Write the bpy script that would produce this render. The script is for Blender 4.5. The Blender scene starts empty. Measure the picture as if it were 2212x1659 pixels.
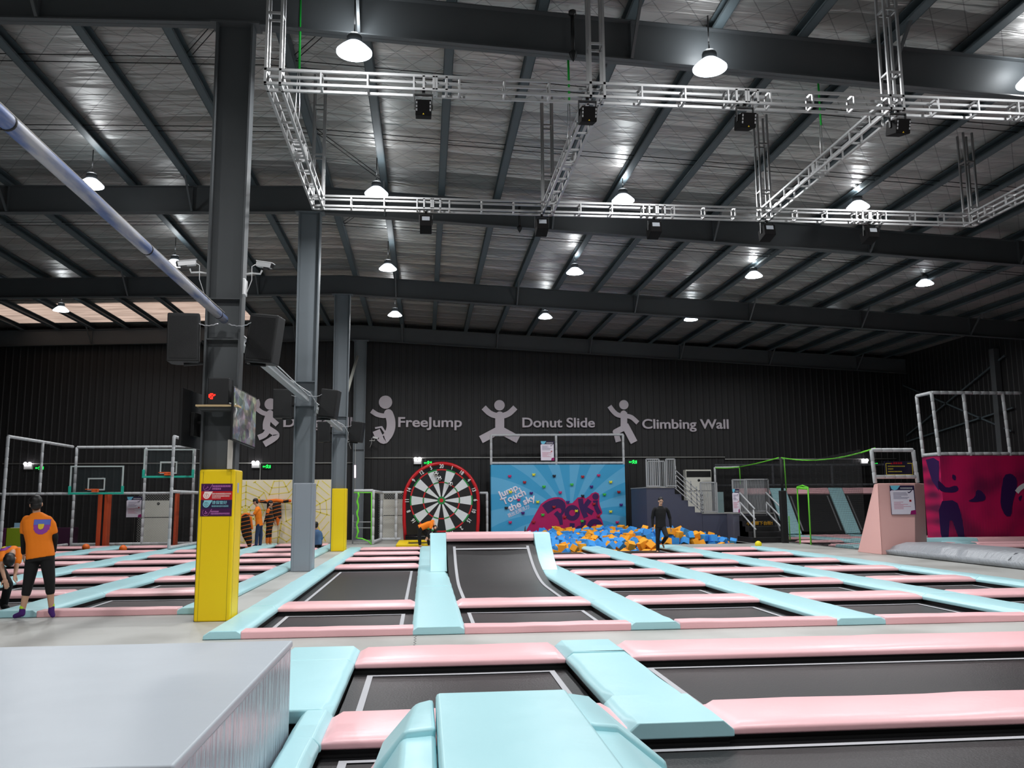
import bpy, bmesh, math, random
from math import sin, cos, tan, pi, radians, sqrt, atan2
from mathutils import Vector, Matrix, Euler, noise
from mathutils.bvhtree import BVHTree
random.seed(7)
sc = bpy.context.scene
col = sc.collection

# ------------------------------------------------------------------ camera
CX, CY, FPX = 1106., 829.5, 1847.
PITCH, YAW, ROLL = radians(7.86), radians(5.824), radians(-.4217)
_f = Vector((sin(YAW)*cos(PITCH), cos(YAW)*cos(PITCH), sin(PITCH)))
_r0 = Vector((cos(YAW), -sin(YAW), 0)); _u0 = _r0.cross(_f)
_r = cos(ROLL)*_r0 + sin(ROLL)*_u0; _u = -sin(ROLL)*_r0 + cos(ROLL)*_u0
EYE = Vector((0, 0, 1.6))
cd = bpy.data.cameras.new('camera'); cam = bpy.data.objects.new('camera', cd); col.objects.link(cam)
cd.sensor_width = 36; cd.sensor_fit = 'HORIZONTAL'; cd.lens = FPX/2212*36; cd.clip_end = 200; cd.clip_start = .05
M = Matrix((( _r.x, _u.x, -_f.x), (_r.y, _u.y, -_f.y), (_r.z, _u.z, -_f.z)))
cam.matrix_world = Matrix.Translation(EYE) @ M.to_4x4()
sc.camera = cam
def _ray(px, py): return _f + _r*((px-CX)/FPX) - _u*((py-CY)/FPX)
def PY(px, py, Y):            # where the sight line meets the plane y = Y
    d = _ray(px, py); return EYE + d*(Y/d.y)

# ------------------------------------------------------------------ view, world, lamps
sc.view_settings.view_transform = 'Standard'; sc.view_settings.look = 'None'
sc.view_settings.gamma = 1; sc.view_settings.use_curve_mapping = False
sc.view_settings.exposure = -0.12
sc.cycles.max_bounces = 8; sc.cycles.diffuse_bounces = 4; sc.cycles.glossy_bounces = 4
sc.cycles.transparent_max_bounces = 12; sc.cycles.caustics_reflective = False; sc.cycles.caustics_refractive = False
sc.cycles.sample_clamp_indirect = 6
wd = bpy.data.worlds.new('world'); sc.world = wd; wd.use_nodes = True
wd.node_tree.nodes['Background'].inputs[0].default_value = (.55, .6, .7, 1)
wd.node_tree.nodes['Background'].inputs[1].default_value = .03
LAMP_W, GLOW_W, LENS_E = 205., 24., 16.
LAMPS = [(x, y) for y in (.3, 6.6) for x in (-7.4, -1.15, 4.6, 10.3)] + [(-1.1, 12.22), (4.4, 12.22), (9.85, 12.22)] + \
        [(x, 19.) for x in (-7.4, -1.15, 4.6, 10.4)] + [(x, 25.4) for x in (-7.4, -1.16, 4.57, 10.3, 16.0)] + \
        [(x, 31.9) for x in (-13.2, -7.4, -1.17, 4.56, 10.3, 16.1)]

# ------------------------------------------------------------------ materials
def lin(c):
    return tuple(((v/255)/12.92 if v/255 <= .04045 else ((v/255+.055)/1.055)**2.4) for v in c)
MATS = {}
def mat(name, rgb, rough=.6, metal=0., emit=0., spec=.5, bump=0., bscale=30., vary=0., vscale=4., alpha=1., ergb=None, coat=0.):
    if name in MATS: return MATS[name]
    m = bpy.data.materials.new(name); m.use_nodes = True; n = m.node_tree.nodes; l = m.node_tree.links
    b = n['Principled BSDF']; c = lin(rgb)
    b.inputs['Base Color'].default_value = (*c, 1); b.inputs['Roughness'].default_value = rough
    b.inputs['Metallic'].default_value = metal; b.inputs['Specular IOR Level'].default_value = spec
    b.inputs['Coat Weight'].default_value = coat
    if alpha < 1: b.inputs['Alpha'].default_value = alpha
    if emit:
        b.inputs['Emission Color'].default_value = (*lin(ergb or rgb), 1); b.inputs['Emission Strength'].default_value = emit
    tc = n.new('ShaderNodeTexCoord')
    if vary:
        t = n.new('ShaderNodeTexNoise'); t.inputs['Scale'].default_value = vscale; t.inputs['Detail'].default_value = 4
        l.new(tc.outputs['Object'], t.inputs['Vector'])
        mx = n.new('ShaderNodeMix'); mx.data_type = 'RGBA'
        mx.inputs['A'].default_value = (*[v*(1-vary) for v in c], 1); mx.inputs['B'].default_value = (*[min(1, v*(1+vary)) for v in c], 1)
        l.new(t.outputs['Fac'], mx.inputs['Factor']); l.new(mx.outputs['Result'], b.inputs['Base Color'])
    if bump:
        t = n.new('ShaderNodeTexNoise'); t.inputs['Scale'].default_value = bscale; t.inputs['Detail'].default_value = 3
        l.new(tc.outputs['Object'], t.inputs['Vector'])
        bp = n.new('ShaderNodeBump'); bp.inputs['Strength'].default_value = bump; bp.inputs['Distance'].default_value = .02
        l.new(t.outputs['Fac'], bp.inputs['Height']); l.new(bp.outputs['Normal'], b.inputs['Normal'])
    MATS[name] = m; return m
def nodes(m): return m.node_tree.nodes, m.node_tree.links, m.node_tree.nodes['Principled BSDF']
def mth(n, l, op, a, b=None, c=None):
    x = n.new('ShaderNodeMath'); x.operation = op
    for i, v in enumerate((a, b, c)):
        if v is None: continue
        if isinstance(v, (int, float)): x.inputs[i].default_value = v
        else: l.new(v, x.inputs[i])
    return x.outputs[0]
def mixc(n, l, f, a, b):
    x = n.new('ShaderNodeMix'); x.data_type = 'RGBA'
    if isinstance(f, (int, float)): x.inputs['Factor'].default_value = f
    else: l.new(f, x.inputs['Factor'])
    for k, v in (('A', a), ('B', b)):
        if isinstance(v, tuple): x.inputs[k].default_value = (*lin(v), 1)
        else: l.new(v, x.inputs[k])
    return x.outputs['Result']

BLUE = mat('blue_vinyl', (176, 223, 229), .36, bump=.25, bscale=5)
PINK = mat('pink_vinyl', (244, 190, 194), .36, bump=.25, bscale=5)
BED = mat('jump_fabric', (13, 13, 15), .42, spec=.35, bump=.15, bscale=60, vary=.35, vscale=1.1)
STRIPE = mat('grey_webbing', (176, 176, 180), .7)
BLACKF = mat('black_frame', (12, 12, 13), .6)
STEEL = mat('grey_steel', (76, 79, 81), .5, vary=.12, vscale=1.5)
STEEL_LIT = mat('lit_grey_steel', (112, 119, 124), .5, vary=.1, vscale=1.5)  # lighter copy of the steel for farther columns, their light put into the colour
PURL = mat('purlin_steel', (74, 84, 88), .55, vary=.12, vscale=2.)
ALU = mat('aluminium', (178, 178, 178), .36, metal=.85)
BLK = mat('black_plastic', (16, 16, 17), .45)
WHT = mat('white_plastic', (228, 228, 228), .4)
FOAMG = mat('grey_foam', (188, 190, 192), .75, bump=.2, bscale=25)
YEL = mat('yellow_vinyl', (252, 214, 0), .45, bump=.15, bscale=5)
GREYV = mat('grey_vinyl', (150, 156, 164), .42, bump=.2, bscale=4)
SLATE = mat('slate_padding', (62, 66, 84), .6, vary=.08)
RAIL = mat('rail_grey', (150, 152, 154), .5)
GREEN = mat('green_cord', (110, 215, 50), .6)
SKIN = mat('skin', (205, 160, 132), .55)
HAIR = mat('dark_hair', (18, 15, 15), .5)
ORANGE = mat('orange_cotton', (255, 132, 12), .8, vary=.06, vscale=9)
BLKC = mat('black_cotton', (11, 11, 13), .85)
JEAN = mat('blue_denim', (36, 52, 84), .85, vary=.3, vscale=7)
WHITEP = mat('sign_white', (232, 224, 236), .5)
NAVY = mat('sign_navy', (32, 18, 62), .5)
MAG = mat('sign_magenta', (150, 10, 100), .5)

# ------------------------------------------------------------------ mesh helpers
class MB:
    def __init__(s): s.v = []; s.f = []; s.m = []; s.sm = []
    def add(s, vs, fs, mi=0, smooth=False):
        o = len(s.v); s.v += [tuple(v) for v in vs]
        for f in fs: s.f.append([i+o for i in f]); s.m.append(mi); s.sm.append(smooth)
    def box(s, a, b, mi=0, T=None):
        x0, y0, z0 = a; x1, y1, z1 = b
        vs = [Vector(p) for p in ((x0,y0,z0),(x1,y0,z0),(x1,y1,z0),(x0,y1,z0),(x0,y0,z1),(x1,y0,z1),(x1,y1,z1),(x0,y1,z1))]
        if T: vs = [T @ v for v in vs]
        s.add(vs, [(0,3,2,1),(4,5,6,7),(0,1,5,4),(1,2,6,5),(2,3,7,6),(3,0,4,7)], mi)
    def tube(s, pts, r, n=8, mi=0, closed=False, square=False):
        pts = [Vector(p) for p in pts]; rr = r if isinstance(r, (list, tuple)) else [r]*len(pts)
        up = None; rings = []
        for i, p in enumerate(pts):
            if closed: d = pts[(i+1) % len(pts)] - pts[i-1]
            else: d = pts[min(i+1, len(pts)-1)] - pts[max(i-1, 0)]
            d.normalize()
            if up is None: up = Vector((0,0,1)) if abs(d.z) < .9 else Vector((0,1,0))
            a = d.cross(up)
            if a.length < 1e-4: a = d.cross(Vector((1,0,0)))
            a.normalize(); b = a.cross(d).normalized(); up = b
            off = pi/4 if square else 0
            rings.append([p + (a*cos(2*pi*k/n+off) + b*sin(2*pi*k/n+off))*rr[i] for k in range(n)])
        vs = [v for ring in rings for v in ring]; fs = []
        N = len(pts)
        for i in range(N if closed else N-1):
            j = (i+1) % N
            for k in range(n): fs.append((i*n+k, i*n+(k+1) % n, j*n+(k+1) % n, j*n+k))
        if not closed: fs += [tuple(range(n))[::-1], tuple((N-1)*n+k for k in range(n))]
        s.add(vs, fs, mi, not square)
    def bar(s, p, q, w, h, mi=0):   # rectangular bar
        p = Vector(p); q = Vector(q); d = (q-p).normalized()
        up = Vector((0,0,1)) if abs(d.z) < .95 else Vector((0,1,0))
        a = d.cross(up).normalized()*w/2; b = a.cross(d).normalized()*h/2
        vs = [p-a-b, p+a-b, p+a+b, p-a+b, q-a-b, q+a-b, q+a+b, q-a+b]
        s.add(vs, [(0,1,2,3),(7,6,5,4),(0,4,5,1),(1,5,6,2),(2,6,7,3),(3,7,4,0)], mi)
    def prism(s, poly, d, mi=0, smooth=False):   # poly: 3D points of a flat outline, d: extrusion vector
        n = len(poly); d = Vector(d); a = [Vector(p) for p in poly]; b = [p+d for p in a]
        s.add(a+b, [tuple(range(n))[::-1], tuple(range(n, 2*n))] + [(i, (i+1) % n, (i+1) % n+n, i+n) for i in range(n)], mi, smooth)
    def lathe(s, prof, c, n=24, mi=0, axis='z', cap=True):
        c = Vector(c); vs = []; fs = []
        for r, h in prof:
            for k in range(n):
                a = 2*pi*k/n
                if axis == 'z': vs.append(c+Vector((r*cos(a), r*sin(a), h)))
                elif axis == 'y': vs.append(c+Vector((r*cos(a), h, r*sin(a))))
                else: vs.append(c+Vector((h, r*cos(a), r*sin(a))))
        for i in range(len(prof)-1):
            for k in range(n): fs.append((i*n+k, i*n+(k+1) % n, (i+1)*n+(k+1) % n, (i+1)*n+k))
        if cap: fs += [tuple(range(n))[::-1], tuple((len(prof)-1)*n+k for k in range(n))]
        s.add(vs, fs, mi, True)
    def ball(s, c, r, n=12, mi=0, sc3=(1,1,1)):
        c = Vector(c); vs = [c+Vector((0,0,r*sc3[2]))]; m = n//2
        for i in range(1, m):
            t = pi*i/m
            for k in range(n): vs.append(c+Vector((r*sin(t)*cos(2*pi*k/n)*sc3[0], r*sin(t)*sin(2*pi*k/n)*sc3[1], r*cos(t)*sc3[2])))
        vs.append(c-Vector((0,0,r*sc3[2]))); fs = []
        for k in range(n): fs.append((0, 1+k, 1+(k+1) % n))
        for i in range(m-2):
            for k in range(n): fs.append((1+i*n+k, 1+(i+1)*n+k, 1+(i+1)*n+(k+1) % n, 1+i*n+(k+1) % n))
        for k in range(n): fs.append((len(vs)-1, 1+(m-2)*n+(k+1) % n, 1+(m-2)*n+k))
        s.add(vs, fs, mi, True)
    def build(s, name, mats, parent=None, bevel=0, seg=2, loc=None):
        me = bpy.data.meshes.new(name)
        org = Vector(loc) if loc is not None else Vector((0,0,0))
        if parent is not None and loc is None: org = Vector(parent.get('_o', (0,0,0)))
        me.from_pydata([Vector(v)-org for v in s.v], [], s.f)
        for i, p in enumerate(me.polygons): p.material_index = s.m[i]; p.use_smooth = s.sm[i]
        for m in (mats if isinstance(mats, (list, tuple)) else [mats]): me.materials.append(m)
        bm = bmesh.new(); bm.from_mesh(me); bmesh.ops.recalc_face_normals(bm, faces=bm.faces); bm.to_mesh(me); bm.free()
        o = bpy.data.objects.new(name, me); col.objects.link(o)
        if parent is not None: o.parent = parent
        elif loc is not None: o.location = org; o['_o'] = tuple(org)
        if bevel:
            b = o.modifiers.new('bevel', 'BEVEL'); b.width = bevel; b.segments = seg; b.limit_method = 'ANGLE'; b.angle_limit = radians(40)
            b.harden_normals = False
            for p in me.polygons: p.use_smooth = True
            try:
                w = o.modifiers.new('wn', 'WEIGHTED_NORMAL'); w.keep_sharp = True
            except Exception: pass
        return o
def tag(o, label, cat, group=None, kind=None):
    o['label'] = label; o['category'] = cat
    if group: o['group'] = group
    if kind: o['kind'] = kind
    return o
def struct(o): o['kind'] = 'structure'; return o
def thing(name, label, cat, loc, group=None):
    o = bpy.data.objects.new(name, None); col.objects.link(o); o.location = loc; o['_o'] = tuple(loc)
    o.empty_display_size = .2
    return tag(o, label, cat, group)
ORD = ['first', 'second', 'third', 'fourth', 'fifth', 'sixth', 'seventh', 'eighth', 'ninth', 'tenth', 'eleventh', 'twelfth',
       'thirteenth', 'fourteenth', 'fifteenth', 'sixteenth', 'seventeenth', 'eighteenth', 'nineteenth', 'twentieth']

# ------------------------------------------------------------------ building shell
YB = 38.8; XR = 22.9; XL = -26.; YN = -7.; RX = -2.9
def roof_top(x, z0=9.55): return z0 - (.051*(x-RX) if x > RX else .029*(RX-x))
def beam_bot(x): return roof_top(x, 8.87)

FLOOR = mat('floor_mat', (176, 175, 170), .5)
n, l, b = nodes(FLOOR); tc = n.new('ShaderNodeTexCoord'); t = n.new('ShaderNodeTexNoise'); t.inputs['Scale'].default_value = .55; t.inputs['Detail'].default_value = 5
l.new(tc.outputs['Object'], t.inputs['Vector']); cr = n.new('ShaderNodeValToRGB'); cr.color_ramp.elements[0].position = .35; cr.color_ramp.elements[1].position = .55
cr.color_ramp.elements[0].color = (*lin((152, 151, 146)), 1); cr.color_ramp.elements[1].color = (*lin((178, 178, 174)), 1)
l.new(t.outputs['Fac'], cr.inputs[0]); l.new(cr.outputs[0], b.inputs['Base Color'])
# floor plates leave openings where the trampoline frames and the foam pit are sunk
m = MB()
def plate(x0, x1, y0, y1, z=0.): m.add([(x0,y0,z),(x1,y0,z),(x1,y1,z),(x0,y1,z)], [(0,1,2,3)])
MX0, MX1 = -2.62, 11.12            # main field
plate(XL, XR, YN, 2.9); plate(XL, -1.43, 2.9, 9.48); plate(XL, XR, 9.48, 10.79)
plate(XL, MX0, 10.79, 13.3); plate(-3.22, MX0, 13.3, 34.0); plate(MX0, 3.2, 30.42, YB); plate(-3.22, MX0, 34.0, YB)
plate(11.12, 13.9, 10.79, 27.7); plate(13.9, 15.3, 10.79, 17.); plate(15.3, XR, 10.79, 13.)
plate(8.64, 13.9, 27.7, 31.5); plate(12.2, 13.9, 31.5, YB)
plate(XL, -3.22, 34.4, YB); plate(13.9, 15.3, 17., 27.0); plate(-3.22, MX0, 33.9, 34.)
floor = struct(m.build('floor', FLOOR))
m = MB(); m.add([(XL,YN,-.55),(XR,YN,-.55),(XR,YB,-.55),(XL,YB,-.55)], [(0,1,2,3)])
struct(m.build('floor_subfloor', mat('subfloor', (14, 14, 15), .8)))
m = MB()
for seg in (((-.12,9.5),(-.12,10.78)),):
    for k in range(14): m.box((seg[0][0]+(.012 if k % 2 else 0), 9.52+k*.09, .0005), (seg[0][0]+.02+(.012 if k % 2 else 0), 9.56+k*.09, .0025))
struct(m.build('floor_seam', mat('seam', (110,110,108), .8)))

WALLM = mat('black_wall_sheet', (25, 24, 25), .55, vary=.25, vscale=.8)
def ribbed(axis, a0, a1, c, zt, name, sign):   # trapezoid-ribbed sheet wall
    m = MB(); p = a0; pitch = .3; pr = []
    while p < a1:
        for du, dv in ((0,0),(.19,0),(.215,.012),(.275,.012)): pr.append((min(p+du, a1), dv))
        p += pitch
    pr.append((a1, 0)); vs = []
    for u, v in pr:
        for z in (-.5, None):
            zz = z if z is not None else zt(u)
            vs.append((u, c-sign*v, zz) if axis == 'x' else (c-sign*v, u, zz))
    m.add(vs, [(2*i, 2*i+2, 2*i+3, 2*i+1) for i in range(len(pr)-1)])
    return struct(m.build(name, WALLM))
ribbed('x', XL, XR, YB, lambda x: roof_top(x, 9.78), 'wall_back', 1)
ribbed('y', YN, YB, XR, lambda y: roof_top(XR, 9.78), 'wall_right', 1)
ribbed('y', YN, YB, XL, lambda y: roof_top(XL, 9.78), 'wall_left', -1)
ribbed('x', XL, XR, YN, lambda x: roof_top(x, 9.78), 'wall_front', -1)

# silver quilted insulation foil under the roof
FOIL = mat('silver_foil', (205, 205, 205), .3, metal=.78)
n, l, b = nodes(FOIL); tc = n.new('ShaderNodeTexCoord'); mp = n.new('ShaderNodeMapping'); mp.inputs['Scale'].default_value = (.55, 3.2, 1)
l.new(tc.outputs['Object'], mp.inputs['Vector']); t1 = n.new('ShaderNodeTexNoise'); t1.inputs['Scale'].default_value = 1.3; t1.inputs['Detail'].default_value = 3
l.new(mp.outputs[0], t1.inputs['Vector'])
t1.inputs['Distortion'].default_value = .6
sp = n.new('ShaderNodeSeparateXYZ'); l.new(tc.outputs['Object'], sp.inputs[0])
wv = mth(n, l, 'ABSOLUTE', mth(n, l, 'SUBTRACT', mth(n, l, 'FRACT', mth(n, l, 'ADD', mth(n, l, 'MULTIPLY', sp.outputs[1], .84), mth(n, l, 'MULTIPLY', t1.outputs['Fac'], .25))), .5))
wv2 = mth(n, l, 'POWER', mth(n, l, 'MULTIPLY', wv, 2.), 3.)
d1 = mth(n, l, 'LESS_THAN', mth(n, l, 'FRACT', mth(n, l, 'ADD', mth(n, l, 'MULTIPLY', sp.outputs[0], 1.7), mth(n, l, 'MULTIPLY', sp.outputs[1], 1.3))), .035)
d2 = mth(n, l, 'LESS_THAN', mth(n, l, 'FRACT', mth(n, l, 'SUBTRACT', mth(n, l, 'MULTIPLY', sp.outputs[0], 1.7), mth(n, l, 'MULTIPLY', sp.outputs[1], 1.3))), .035)
dl = mth(n, l, 'MAXIMUM', d1, d2)
hh = mth(n, l, 'SUBTRACT', mth(n, l, 'ADD', mth(n, l, 'MULTIPLY', t1.outputs['Fac'], 1.6), wv2), mth(n, l, 'MULTIPLY', dl, .12))
bp = n.new('ShaderNodeBump'); bp.inputs['Strength'].default_value = .55; bp.inputs['Distance'].default_value = .12
l.new(hh, bp.inputs['Height']); l.new(bp.outputs[0], b.inputs['Normal'])
t2 = n.new('ShaderNodeTexNoise'); t2.inputs['Scale'].default_value = .35; l.new(tc.outputs['Object'], t2.inputs['Vector'])
c1 = mixc(n, l, t2.outputs['Fac'], (158, 168, 166), (200, 188, 184)); c2 = mixc(n, l, mth(n, l, 'MULTIPLY', dl, .45), c1, (60, 60, 60))
l.new(c2, b.inputs['Base Color']); b.inputs['Roughness'].default_value = .46
m = MB()
xs = [XL, RX, XR]; ys = [YN, YB]
for i in range(2):
    x0, x1 = xs[i], xs[i+1]
    m.add([(x0,YN,roof_top(x0,9.78)),(x1,YN,roof_top(x1,9.78)),(x1,YB,roof_top(x1,9.78)),(x0,YB,roof_top(x0,9.78))], [(0,3,2,1)])
struct(m.build('ceiling', FOIL))
# daylight on the left foil, added as glowing panels, close to the back wall
FOILGLOW = mat('glowing_foil', (235, 190, 165), .6, emit=1.25, ergb=(255, 226, 208))
n, l, b = nodes(FOILGLOW); tc = n.new('ShaderNodeTexCoord'); mp = n.new('ShaderNodeMapping'); mp.inputs['Scale'].default_value = (.5, 5, 1)
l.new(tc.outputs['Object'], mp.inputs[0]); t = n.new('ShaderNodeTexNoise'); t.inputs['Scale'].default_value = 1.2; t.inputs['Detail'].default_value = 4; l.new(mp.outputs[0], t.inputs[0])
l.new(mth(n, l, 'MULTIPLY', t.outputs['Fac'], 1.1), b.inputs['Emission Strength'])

# ------------------------------------------------------------------ steel frame: columns, rafters, purlins
COLY = [12.6, 21.2, 29.8, 38.4]
def hcol(name, label, x, y, w, fl, z1, taper=.04, M=None):
    STEEL = M
    t = thing(name, label, 'column', (x, y, 0), 'steel columns of the middle row')
    m = MB(); h = w/2; e = taper
    m.add([(x-h, y, 0), (x+h, y, 0), (x+h+e, y, z1), (x-h-e, y, z1)], [(0,1,2,3)])
    m.box((x-h, y-.008, 0), (x+h, y+.008, z1)); m.build('web', STEEL, t)
    for s in (-1, 1):
        m = MB(); a = x+s*h; b2 = x+s*(h+e); q = .014
        m.add([(a-q,y-fl,0),(a+q,y-fl,0),(a+q,y+fl,0),(a-q,y+fl,0),(b2-q,y-fl,z1),(b2+q,y-fl,z1),(b2+q,y+fl,z1),(b2-q,y+fl,z1)],
              [(0,3,2,1),(4,5,6,7),(0,1,5,4),(1,2,6,5),(2,3,7,6),(3,0,4,7)])
        m.build('flange', STEEL, t)
    m = MB()
    for z in (3.95, 4.55): m.box((x-h-.01, y-fl+.01, z), (x+h+.01, y+fl-.01, z+.015))
    m.box((x-h-.14, y-fl-.02, z1-.03), (x+h+.14, y+fl+.02, z1))
    m.build('stiffener', STEEL, t)
    return t
for y, lb in zip(COLY, ('large grey steel column rising from the nearest yellow pad, screens and speakers on it', 'grey steel column rising from the grey padded post',
                 'grey steel column rising from the small far yellow pad', 'farthest grey steel column of the middle row, against the back wall')):
    hcol('steel_column', lb, -2.92, y, .44, .13, beam_bot(RX)+.0, M=STEEL if y < 13 else STEEL_LIT)
def ibeam_pts(x): return beam_bot(x), roof_top(x)
for bi, y in enumerate([4.0]+COLY):
    lb = ['dark roof beam above the viewer, nearest of all', 'nearest roof beam across the top of the view, over the first column', 'second roof beam, behind the far side of the hanging truss',
          'third roof beam, over the third column', 'farthest roof beam, just in front of the back wall'][bi]
    t = thing('roof_beam', lb, 'beam', (RX, y, beam_bot(RX)), 'sloping roof beams')
    for part, (a, b2, hw) in (('web', (0, 0, .007)), ('bottom_flange', (0, .02, .1)), ('top_flange', (-.02, 0, .1))):
        m = MB()
        for x0, x1 in ((XL, RX), (RX, XR)):
            z = [ibeam_pts(x0), ibeam_pts(x1)]
            if part == 'web': zz = [(z[0][0], z[0][1]), (z[1][0], z[1][1])]
            elif part == 'bottom_flange': zz = [(z[0][0], z[0][0]+.02), (z[1][0], z[1][0]+.02)]
            else: zz = [(z[0][1]-.02, z[0][1]), (z[1][1]-.02, z[1][1])]
            m.add([(x0,y-hw,zz[0][0]),(x1,y-hw,zz[1][0]),(x1,y+hw,zz[1][0]),(x0,y+hw,zz[0][0]),(x0,y-hw,zz[0][1]),(x1,y-hw,zz[1][1]),(x1,y+hw,zz[1][1]),(x0,y+hw,zz[0][1])],
                  [(0,3,2,1),(4,5,6,7),(0,1,5,4),(1,2,6,5),(2,3,7,6),(3,0,4,7)])
        m.build(part, STEEL, t)
    PX = [-1.06+1.43*k for k in range(-1, 17)] + [-4.35-1.45*k for k in range(0, 15)]
    for k, x in enumerate(sorted(PX)):
        if k % 3 == 1 and XL < x < XR and y > 5:
            m = MB(); m.bar((x, y-.1, beam_bot(x)+.03), (x, y-.85, roof_top(x)+.05), .045, .045); m.build('fly_brace', STEEL, t)
            m = MB(); m.box((x-.006, y-.1, beam_bot(x)), (x+.006, y+.1, roof_top(x))); m.build('stiffener', STEEL, t)
allp = sorted(x for x in PX if XL+.3 < x < XR-.3)
rp = [x for x in allp if x > RX]; lp = [x for x in allp if x < RX][::-1]
for side, lst in (('right', rp), ('left', lp)):
    for k, x in enumerate(lst):
        z = roof_top(x); s = 1 if side == 'right' else -1
        m = MB(); w = .08
        m.box((x-w, YN, z+.0), (x+w, YB-.02, z+.012)); m.box((x-w, YN, z+.19), (x+w, YB-.02, z+.205)); m.box((x+s*w-.006, YN, z+.0), (x+s*w+.006, YB-.02, z+.205))
        m.box((x-s*w-.006, YN, z), (x-s*w+.006, YB-.02, z+.03))
        tag(m.build('roof_purlin', PURL, loc=(x, 20, z)), 'long dark steel purlin under the foil ceiling, %s to the %s of the roof ridge' % (ORD[k], side), 'purlin', 'purlins under the ceiling')
# thin sag rods across the purlins
for k, y in enumerate((8.2, 8.5, 15.0, 15.25, 17.9, 18.15, 24.2, 24.45, 33.0, 33.3)):
    m = MB(); m.tube([(XL+.5, y, roof_top(XL+.5)+.1), (RX, y, roof_top(RX)+.1), (XR-.5, y, roof_top(XR-.5)+.1)], .009, 5)
    tag(m.build('tie_rod', BLACKF, loc=(RX, y, 9.6)), 'thin dark tie rod across the purlins, %s from the viewer' % ORD[k], 'rod', 'tie rods under the ceiling')
for k, (a, c) in enumerate((((-2.5, 15.0), (-1.06, 12.8)), ((-2.5, 18.0), (-1.06, 20.9)), ((-4.35, 15.0), (-2.9, 12.8)), ((-2.5, 24.4), (-1.06, 21.5)))):
    m = MB()
    for o in (0, .12): m.tube([(a[0]+o, a[1], 9.66), (c[0]+o, c[1], 9.6)], .009, 5)
    tag(m.build('diagonal_tie', BLACKF, loc=(a[0], a[1], 9.6)), 'pair of thin diagonal tie rods beside the roof ridge, %s from the viewer' % ORD[k], 'rod', 'diagonal ties by the ridge')
for k in range(7):      # glowing patches between purlins, in place of daylight on the foil
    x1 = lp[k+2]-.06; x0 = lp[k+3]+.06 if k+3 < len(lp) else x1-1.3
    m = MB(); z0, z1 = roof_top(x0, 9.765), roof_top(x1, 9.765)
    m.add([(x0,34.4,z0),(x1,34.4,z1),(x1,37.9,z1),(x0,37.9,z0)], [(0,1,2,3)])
    o = struct(m.build('lit_foil_%d' % (k+1), FOILGLOW))
# right wall column and bracing seen in the corner
m = MB(); m.box((XR-.3, 31.6, 0), (XR-.06, 31.9, beam_bot(XR))); tag(m.build('wall_column', STEEL, loc=(XR-.2, 31, 0)), 'slim steel column on the right wall above the magenta banner', 'column')
for k, (a, c) in enumerate((((38.5, 4.6), (31.2, 7.2)), ((38.5, 7.0), (31.2, 4.2)), ((38.6, 4.3), (31.0, 5.1)))):
    m = MB(); m.bar((XR-.12, a[0], a[1]), (XR-.12, c[0], c[1]), .06, .06)
    tag(m.build('wall_brace', PURL, loc=(XR-.1, a[0], a[1])), ['rising', 'falling', 'nearly level'][k]+' steel brace on the dark right wall', 'brace', 'braces of the right wall')
# ------------------------------------------------------------------ trampoline fields
def padbar(name, axis, a0, a1, c0, c1, M, label, cat, group=None, prof='both', top=.095, seed=0, chamf=.09, z=0.):
    """padded bar running along axis from a0 to a1, across from c0 to c1"""
    rnd = random.Random(seed*7+int(a0*100)+int(c0*31)); w = c1-c0; e = min(.075, w*.2)
    if prof == 'both': P = [(0,0),(0,.05),(e,top),(w-e,top),(w,.05),(w,0)]
    elif prof == 'front': P = [(0,0),(0,top-.012),(.015,top),(w-.06,top),(w,.04),(w,0)]
    elif prof == 'back': P = [(0,0),(0,.04),(.06,top),(w-.015,top),(w,top-.012),(w,0)]
    L = a1-a0; N = max(2, int(L/.28)); st = [0, chamf]+[chamf+(L-2*chamf)*i/N for i in range(1, N)]+[L-chamf, L]
    vs = []; K = len(P)
    for i, t in enumerate(st):
        end = i in (0, len(st)-1)
        jz = rnd.uniform(-.004, .005); jc = rnd.uniform(-.006, .006)
        for k, (c, h) in enumerate(P):
            hz = min(h, .05) if end and chamf > .03 else h
            if h > .05: hz += jz
            cc = c0+c+(jc if 0 < k < K-1 else 0)
            vs.append((a0+t, cc, z+hz) if axis == 'x' else (cc, a0+t, z+hz))
    fs = []
    for i in range(len(st)-1):
        for k in range(K): fs.append((i*K+k, i*K+(k+1) % K, (i+1)*K+(k+1) % K, (i+1)*K+k))
    fs += [tuple(range(K)), tuple((len(st)-1)*K+k for k in range(K))]
    m = MB(); m.add(vs, fs)
    mid = ((a0+a1)/2, (c0+c1)/2, z) if axis == 'x' else ((c0+c1)/2, (a0+a1)/2, z)
    o = m.build(name, M, loc=mid, bevel=.014, seg=2)
    return tag(o, label, cat, group)
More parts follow.
